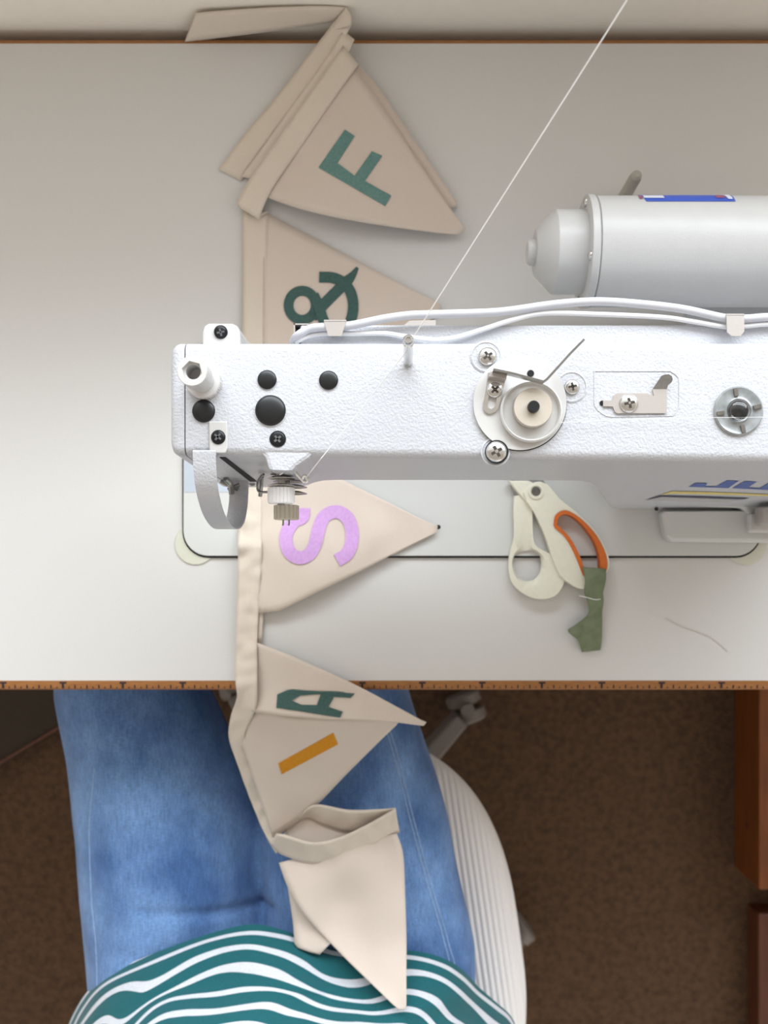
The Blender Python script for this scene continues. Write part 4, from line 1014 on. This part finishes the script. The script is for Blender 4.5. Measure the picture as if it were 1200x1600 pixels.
# striped top
def shirt():
    hem=[(96,1640,-0.19),(106,1603,-0.185),(116,1580,-0.172),(134,1552,-0.152),(165,1522,-0.122),(215,1500,-0.102),(270,1478,-0.094),(340,1455,-0.091),(395,1444,-0.090),(440,1452,-0.094),(480,1468,-0.097),(520,1484,-0.096),(580,1488,-0.092),(640,1485,-0.089),(690,1496,-0.093),(722,1515,-0.108),(748,1542,-0.135),(775,1566,-0.155),(800,1590,-0.180),(812,1625,-0.20)]
    nf,nb=150,60
    front=[P(p.x,p.y,p.z) for p in resample([(a,b,c*1000) for a,b,c in [(q.x,q.y,q.z) for q in catmull(hem,6)]],nf) ] if False else None
    hp=resample([(q.x,q.y,q.z*1500) for q in catmull([Vector(h_) for h_ in hem],6)],nf)
    front=[P(q.x,q.y,q.z/1500) for q in hp]
    a,b=front[-1],front[0]; back=[]
    for k in range(1,nb):
        t=PI*k/nb; cx=(a.x+b.x)/2; rx=(a.x-b.x)/2
        back.append(Vector((cx+rx*math.cos(t),a.y-0.26*math.sin(t)+(b.y-a.y)*k/nb,a.z+(b.z-a.z)*k/nb)))
    hemr=front+back; n=len(hemr)
    def ring(cx,cy,rx,ry,z):
        out=[]
        for k in range(n):
            if k<nf: t=PI-PI*k/(nf-1)
            else: t=-PI*(k-nf+1)/nb
            out.append(Vector((cx+rx*math.cos(t),cy+ry*math.sin(t),z)))
        return out
    W=ring(-0.125,-0.545,0.195,0.128,0.015)
    rows=[];ts=[]
    m=46
    for j in range(m+1):
        t=j/m; row=[]
        for k in range(n):
            h_=hemr[k];w=W[k]
            e=t*t*(3-2*t)
            p=h_.lerp(w,t); 
            p.z=h_.z+(w.z-h_.z)*(0.30*t+0.70*t**2.0)
            # soft roll at the hem and slack folds
            p.z+=0.010*math.sin(min(1,t*7)*PI/2)
            f=k/(nf-1) if k<nf else 0
            if k<nf:
                env=math.sin(PI*min(1,max(0,f)))*math.sin(PI*min(1,t*1.02+0.02))
                fold=math.sin(f*27+7*t+2.2*math.sin(f*6+3*t))*0.5+0.9*noise.noise((f*7,t*5,0.7))
                p.z+=env*0.014*fold; p.y+=env*0.006*noise.noise((f*8,t*4,5.0))
            row.append(p)
        rows.append(row)
    for cx,cy,rx,ry,z in ((-0.125,-0.552,0.190,0.125,0.07),(-0.125,-0.56,0.192,0.122,0.15),(-0.125,-0.568,0.198,0.120,0.23),(-0.125,-0.572,0.196,0.105,0.29),(-0.125,-0.575,0.165,0.085,0.325),(-0.125,-0.578,0.085,0.068,0.345),(-0.125,-0.58,0.072,0.062,0.352)):
        rows.append(ring(cx,cy,rx,ry,z))
    V=[p for r in rows for p in r]; F=[];uv=[]
    # stripe coordinate: length along the cloth from the hem
    S=[[0.0]*n for _ in rows]
    for j in range(1,len(rows)):
        for k in range(n): S[j][k]=S[j-1][k]+(rows[j][k]-rows[j-1][k]).length
    for j in range(len(rows)-1):
        for k in range(n):
            k2=(k+1)%n; F.append((j*n+k,j*n+k2,(j+1)*n+k2,(j+1)*n+k))
    sv=[]
    for j in range(len(rows)):
        for k in range(n):
            f=k/(nf-1) if k<nf else 0.5
            s_=S[j][k]/0.0172+0.15
            if k<nf:
                tt=min(1,j/46)
                s_+=0.55*noise.noise((f*6.0,j*0.09,2.0))+2.6*min(0,f-0.40)*(1-tt*0.4)+1.1*tt*math.sin(f*34+5*tt)*math.exp(-((f-0.26)/0.12)**2)+0.9*tt*math.sin(f*30)*math.exp(-((f-0.80)/0.1)**2)+0.8*noise.noise((f*11,tt*6,8.0))*tt
            sv.append((f,s_+0.2))
    return V,F,sv
V,F,sv=shirt()
me=bpy.data.meshes.new('striped_top'); me.from_pydata([tuple(v) for v in V],[],F)
uvl=me.uv_layers.new(name='UVMap')
for l in me.loops: uvl.data[l.index].uv=sv[l.vertex_index]
for p in me.polygons: p.use_smooth=True
me.materials.append(M['shirt'])
top=bpy.data.objects.new('striped_top',me); COL.objects.link(top); adopt(top,person)
for s_ in (-1,1):
    slv=ell_loft([((-0.125+s_*0.150,-0.575,0.300),0.055,0.062),((-0.125+s_*0.195,-0.585,0.265),0.058,0.058),((-0.125+s_*0.225,-0.595,0.20),0.058,0.056),((-0.125+s_*0.24,-0.600,0.14),0.056,0.055)])
    so_=obj('sleeve',slv,'shirt',None); 
    ul=so_.data.uv_layers.new(name='UVMap')
    for l in so_.data.loops: ul.data[l.index].uv=(0,so_.data.vertices[l.vertex_index].co.z/0.019)
    sub(so_,top)
# body: neck, head, arms, hands, feet as one surface
def sph(c,rx,ry,rz,n=20):
    V,F=lathe([(max(1e-4,math.sin(PI*k/12)),-math.cos(PI*k/12)) for k in range(13)],(0,0,0),(0,0,1),n,cap=False)
    return [Vector(c)+Vector((v.x*rx,v.y*ry,v.z*rz)) for v in V],F
bp=[ell_loft([((-0.125,-0.59,-0.02),0.13,0.09),((-0.125,-0.58,0.15),0.15,0.095),((-0.125,-0.578,0.28),0.15,0.08),((-0.125,-0.58,0.33),0.07,0.06),((-0.125,-0.57,0.40),0.052,0.055),((-0.125,-0.565,0.45),0.05,0.055)]),
    sph((-0.125,-0.550,0.53),0.074,0.095,0.112,28),sph((-0.125,-0.530,0.475),0.050,0.062,0.050),sph((-0.125,-0.452,0.515),0.013,0.016,0.024),sph((-0.198,-0.555,0.52),0.010,0.02,0.03),sph((-0.052,-0.555,0.52),0.010,0.02,0.03),sph((-0.125,-0.462,0.478),0.024,0.012,0.008)]
for s_ in (-1,1):
    X=lambda d: -0.125+s_*d
    bp.append(ell_loft([((X(0.13),-0.578,0.285),0.05,0.05),((X(0.19),-0.585,0.26),0.048,0.048),((X(0.235),-0.60,0.14),0.043,0.043),((X(0.250),-0.615,0.03),0.037,0.037),((X(0.262),-0.625,-0.02),0.034,0.036),((X(0.280),-0.63,-0.12),0.029,0.030),((X(0.290),-0.635,-0.19),0.024,0.022)]))
    bp.append(ell_loft([((X(0.290),-0.635,-0.185),0.020,0.026),((X(0.294),-0.632,-0.225),0.015,0.038),((X(0.296),-0.628,-0.268),0.013,0.038)]))
    for q,(dy,ln) in enumerate(((-0.030,0.058),(-0.011,0.072),(0.009,0.078),(0.028,0.068))):
        y0=-0.628+dy
        bp.append(tube([(X(0.296),y0,-0.262),(X(0.297),y0+dy*0.15,-0.262-ln*0.45),(X(0.290),y0+dy*0.2,-0.262-ln*0.8),(X(0.280),y0+dy*0.2,-0.262-ln)],[0.0095,0.009,0.0085,0.007],10))
    bp.append(tube([(X(0.290),-0.612,-0.215),(X(0.284),-0.588,-0.240),(X(0.280),-0.580,-0.270),(X(0.276),-0.580,-0.290)],[0.012,0.011,0.010,0.008],10))
    fx=-0.265 if s_<0 else -0.065
    bp.append(ell_loft([((fx,-0.02,-0.715),0.034,0.032),((fx,0.03,-0.705),0.038,0.044),((fx,0.10,-0.722),0.044,0.026),((fx,0.17,-0.730),0.046,0.018),((fx,0.205,-0.733),0.036,0.013)]))
    bp.append(ell_loft([((fx,0.010,-0.60),0.042,0.045),((fx,0.008,-0.71),0.036,0.042)]))
remeshed('body',join(*bp),'skin',person,0.0038,3)
for s_ in (-1,1):
    obj('eye',sph((-0.125+s_*0.031,-0.466,0.535),0.013,0.009,0.009,16),'lwhite',person)
    obj('pupil',sph((-0.125+s_*0.031,-0.4585,0.534),0.0055,0.003,0.0055,12),'black',person)
hv,hf=sph((-0.125,-0.565,0.545),0.086,0.100,0.112,36)
hv2=[]
for v in hv:
    w=Vector(v)
    if w.y>-0.50: w.y=-0.50+(w.y+0.50)*0.3
    if w.z<0.50: w.z-= (0.50-w.z)*1.5; w.y=min(w.y,-0.545)
    hv2.append(w)
obj('hair',(hv2,hf),'hair',person)

# ------------------------------------------------------------------ things on the floor
bxt=FLOOR+0.11
A=P(1186,1390,bxt); 
wb=thing('wooden_box',(A.x+0.13,A.y+0.35,FLOOR),'orange pine box standing on the carpet under the table right','box')
obj('side_panel',box(A.x,A.x+0.016,A.y,A.y+0.62,FLOOR,bxt),'wood',wb,smooth=False,bevel=0.002)
obj('top_panel',box(A.x+0.016,A.x+0.26,A.y,A.y+0.62,bxt-0.016,bxt),'wood',wb,smooth=False,bevel=0.002)
obj('side_panel',box(A.x+0.26,A.x+0.276,A.y,A.y+0.62,FLOOR,bxt),'wood',wb,smooth=False,bevel=0.002)
obj('front_panel',box(A.x+0.016,A.x+0.26,A.y,A.y+0.016,FLOOR,bxt-0.016),'wood',wb,smooth=False,bevel=0.002)
k_=P(1177,1290,bxt-0.05); obj('knot',lathe([(0.006,0),(0.006,0.0006)],(A.x+0.0001,k_.y,bxt-0.05),(-1,0,0),12),'dwood',wb)
B_=P(1185,1428,FLOOR+0.05)
wd=obj('wooden_board',box(B_.x,B_.x+0.25,B_.y-0.5,B_.y,FLOOR,FLOOR+0.05),'dwood',smooth=False,bevel=0.003)
tag(wd,'dark reddish wooden block on the carpet at lower right corner','wooden block')
db=thing('storage_box',tuple(P(-40,1120,FLOOR)),'dark brown box on the carpet under the table left','box')
q=[P(-150,1285,FLOOR+0.03),P(106,1131,FLOOR+0.03),P(80,1010,FLOOR+0.03),P(-180,1130,FLOOR+0.03)]
obj('body',prism([tuple(p[:2]) for p in q],FLOOR,FLOOR+0.03),'dbox',db,smooth=False,bevel=0.002)
q2=[P(-150,1285,FLOOR+0.03),P(106,1131,FLOOR+0.03),P(105,1127,FLOOR+0.03),P(-152,1280,FLOOR+0.03)]
obj('rim',prism([tuple(p[:2]) for p in q2],FLOOR+0.03,FLOOR+0.033),'dwood',db,smooth=False)
